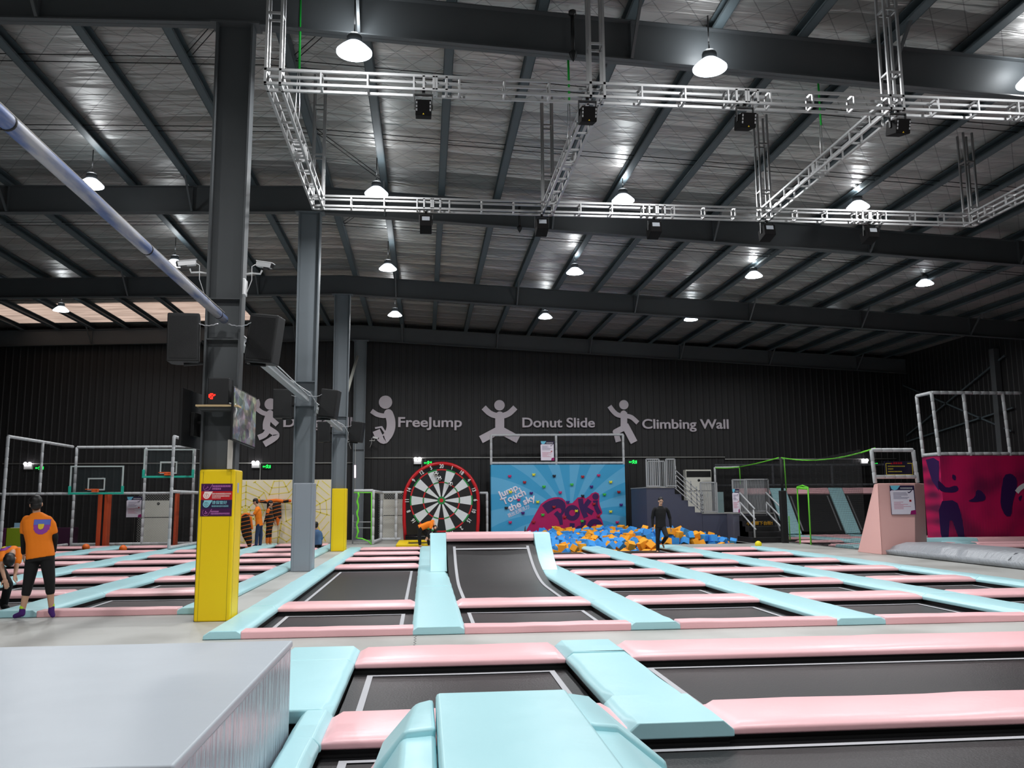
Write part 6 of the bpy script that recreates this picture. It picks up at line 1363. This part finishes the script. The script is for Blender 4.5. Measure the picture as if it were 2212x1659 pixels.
# suit held up and suit hanging on the web wall
def suit(label, body, parts, Y, org, grp='tiger-striped suits'):
    t = thing('striped_suit', label, 'costume', org, grp); m = MB()
    loft_mesh(m, [(PY(u, v, Y), w, .07) for u, v, w in body], (1, 0, 0)); fuse('suit_body', m, TIG, t)
    for nm, M1, caps in parts:
        m = MB()
        for (a, c, r1, r2) in caps: cap_mesh(m, PY(a[0], a[1], Y), PY(c[0], c[1], Y), r1, r2)
        fuse(nm, m, M1, t)
suit('tiger-striped suit held up in the hands of the person in jeans', [(527, 1113, .12), (531, 1120, .17), (531, 1140, .19), (534, 1156, .17), (538, 1170, .11), (539, 1180, .06)],
     [('sleeve', TOR, [((521, 1118), (528, 1111), .055, .05), ((528, 1111), (538, 1111), .05, .05), ((541, 1118), (545, 1142), .05, .035)]), ('foot_cuff', TOR, [((532, 1184), (541, 1182), .045, .05)])], 31.9, PY(534, 1184, 31.9))
suit('tiger-striped suit hanging flat with outstretched arms on the web wall', [(597, 1086, .2), (597, 1090, .17), (598, 1100, .17), (599, 1112, .16), (600, 1121, .14)],
     [('sleeve', TIG, [((562, 1083), (576, 1084), .06, .07), ((611, 1083), (624, 1082), .07, .06)]), ('shoulder', TOR, [((576, 1083), (597, 1081), .07, .07), ((597, 1081), (612, 1083), .07, .07)]), ('cuff', TOR, [((559.5, 1082), (561.5, 1083), .065, .06), ((624, 1082), (626, 1082), .06, .062)]), ('leg_end', TOR, [((600, 1120), (600, 1134), .085, .03)])], 34.27, PY(597, 1083, 34.27))
J = J_(dict(head=(683, 1135), neck=(683.5, 1144), shL=(674, 1149), shR=(692, 1149), elL=(671, 1163, .05), elR=(695, 1163, .03), wrL=(676, 1171, .25), wrR=(692, 1172, .25), hip=(685, 1174), knL=(680, 1158, .38), knR=(692, 1158, .38), ankL=(680, 1174, .6), ankR=(690, 1174, .6), toeL=(680, 1177, .75), toeR=(690, 1177, .75)), 31.6)
person('person in a blue denim shirt sitting with back turned, half hidden behind the grey pillar', J, (0, 1, -.3), mat('light_denim', (84, 116, 158), .85, vary=.2, vscale=6), BLKC, sleeve=1., leg=1., socks=BLKC, sidev=(1, 0, 0))
# ------------------------------------------------------------------ high bay lamps
LENS = mat('lamp_lens', (255, 255, 255), .5, emit=LENS_E)
SHADE = mat('lamp_shade', (190, 200, 205), .3, emit=2.2, ergb=(225, 235, 245))
def lamp_master(x, y, z, label):
    t = thing('high_bay_lamp', label, 'ceiling lamp', (x, y, z), 'high bay lamps')
    m = MB(); m.lathe([(.25, .0), (.255, .01), (.25, .02)], (x, y, z), 28); m.build('lens', LENS, t)
    m = MB(); m.lathe([(.265, 0), (.268, .02), (.2, .09), (.13, .15), (.115, .16)], (x, y, z), 28, cap=False); m.build('shade', SHADE, t)
    m = MB(); m.lathe([(.05, .14), (.115, .15), (.115, .25), (.1, .29), (.02, .3)], (x, y, z), 20); m.build('housing', STEEL, t)
    m = MB(); m.tube([(x, y, z+.29), (x, y, roof_top(x)+.02)], .012, 6); m.build('cord', BLACKF, t)
    return t
def rowname(y): return {.3: 'above the viewer', 6.6: 'in the row just ahead of the viewer', 12.22: 'in the nearest visible row', 19.: 'over the far side of the truss', 25.4: 'in the row before the third roof beam', 31.9: 'in the row nearest the back wall'}[y]
rows = {}
for x, y in LAMPS: rows.setdefault(y, []).append(x)
for y, xl in rows.items():
    for i, x in enumerate(sorted(xl)):
        zl = 8.3 if y == 12.22 else 8.6 if x < 12 else 8.45; lamp_master(x, y, zl, 'high bay lamp %s, %s from left' % (rowname(y), ORD[i]))
        z = zl
        L = bpy.data.lights.new('lamp_light', 'AREA'); L.shape = 'DISK'; L.size = .36; L.energy = LAMP_W; L.color = (.97, .985, 1); L.spread = radians(165)
        o = bpy.data.objects.new('lamp_light', L); col.objects.link(o); o.location = (x, y, z-.03); o['kind'] = 'structure'
        L = bpy.data.lights.new('lamp_glow', 'POINT'); L.shadow_soft_size = .1; L.energy = GLOW_W; L.color = (.9, .96, 1)
        o = bpy.data.objects.new('lamp_glow', L); col.objects.link(o); o.location = (x+.0, y-.0, z+.45); o['kind'] = 'structure'
# ------------------------------------------------------------------ third level: details under their part
SUB = {'glass_board': ('board_frame', 'edge_padding'), 'sheet': ('text_line', 'tick_mark', 'cross_mark', 'header_shape', 'corner_shape'), 'logo_ground': ('logo_letters',), 'shirt': ('print_ground', 'print_band', 'print_patch'),
       'cover': ('seam',), 'shade': ('lens',), 'bezel': ('display',), 'board': ('rail',), 'cabinet': ('air_outlet', 'badge', 'grille'), 'housing': ('vent_louver', 'warning_triangle', 'rear_label'), 'suit_body': ('cuff', 'foot_cuff')}
for o in list(col.objects):
    if o.type == 'EMPTY' and 'label' in o:
        kids = {}
        for c in o.children: kids.setdefault(c.name.split('.')[0], []).append(c)
        for pn, cn in SUB.items():
            if pn in kids:
                for q in cn:
                    for c in kids.get(q, []): c.parent = kids[pn][0]
for o in col.objects:
    for k in ('_o', '_t'):
        if k in o: del o[k]
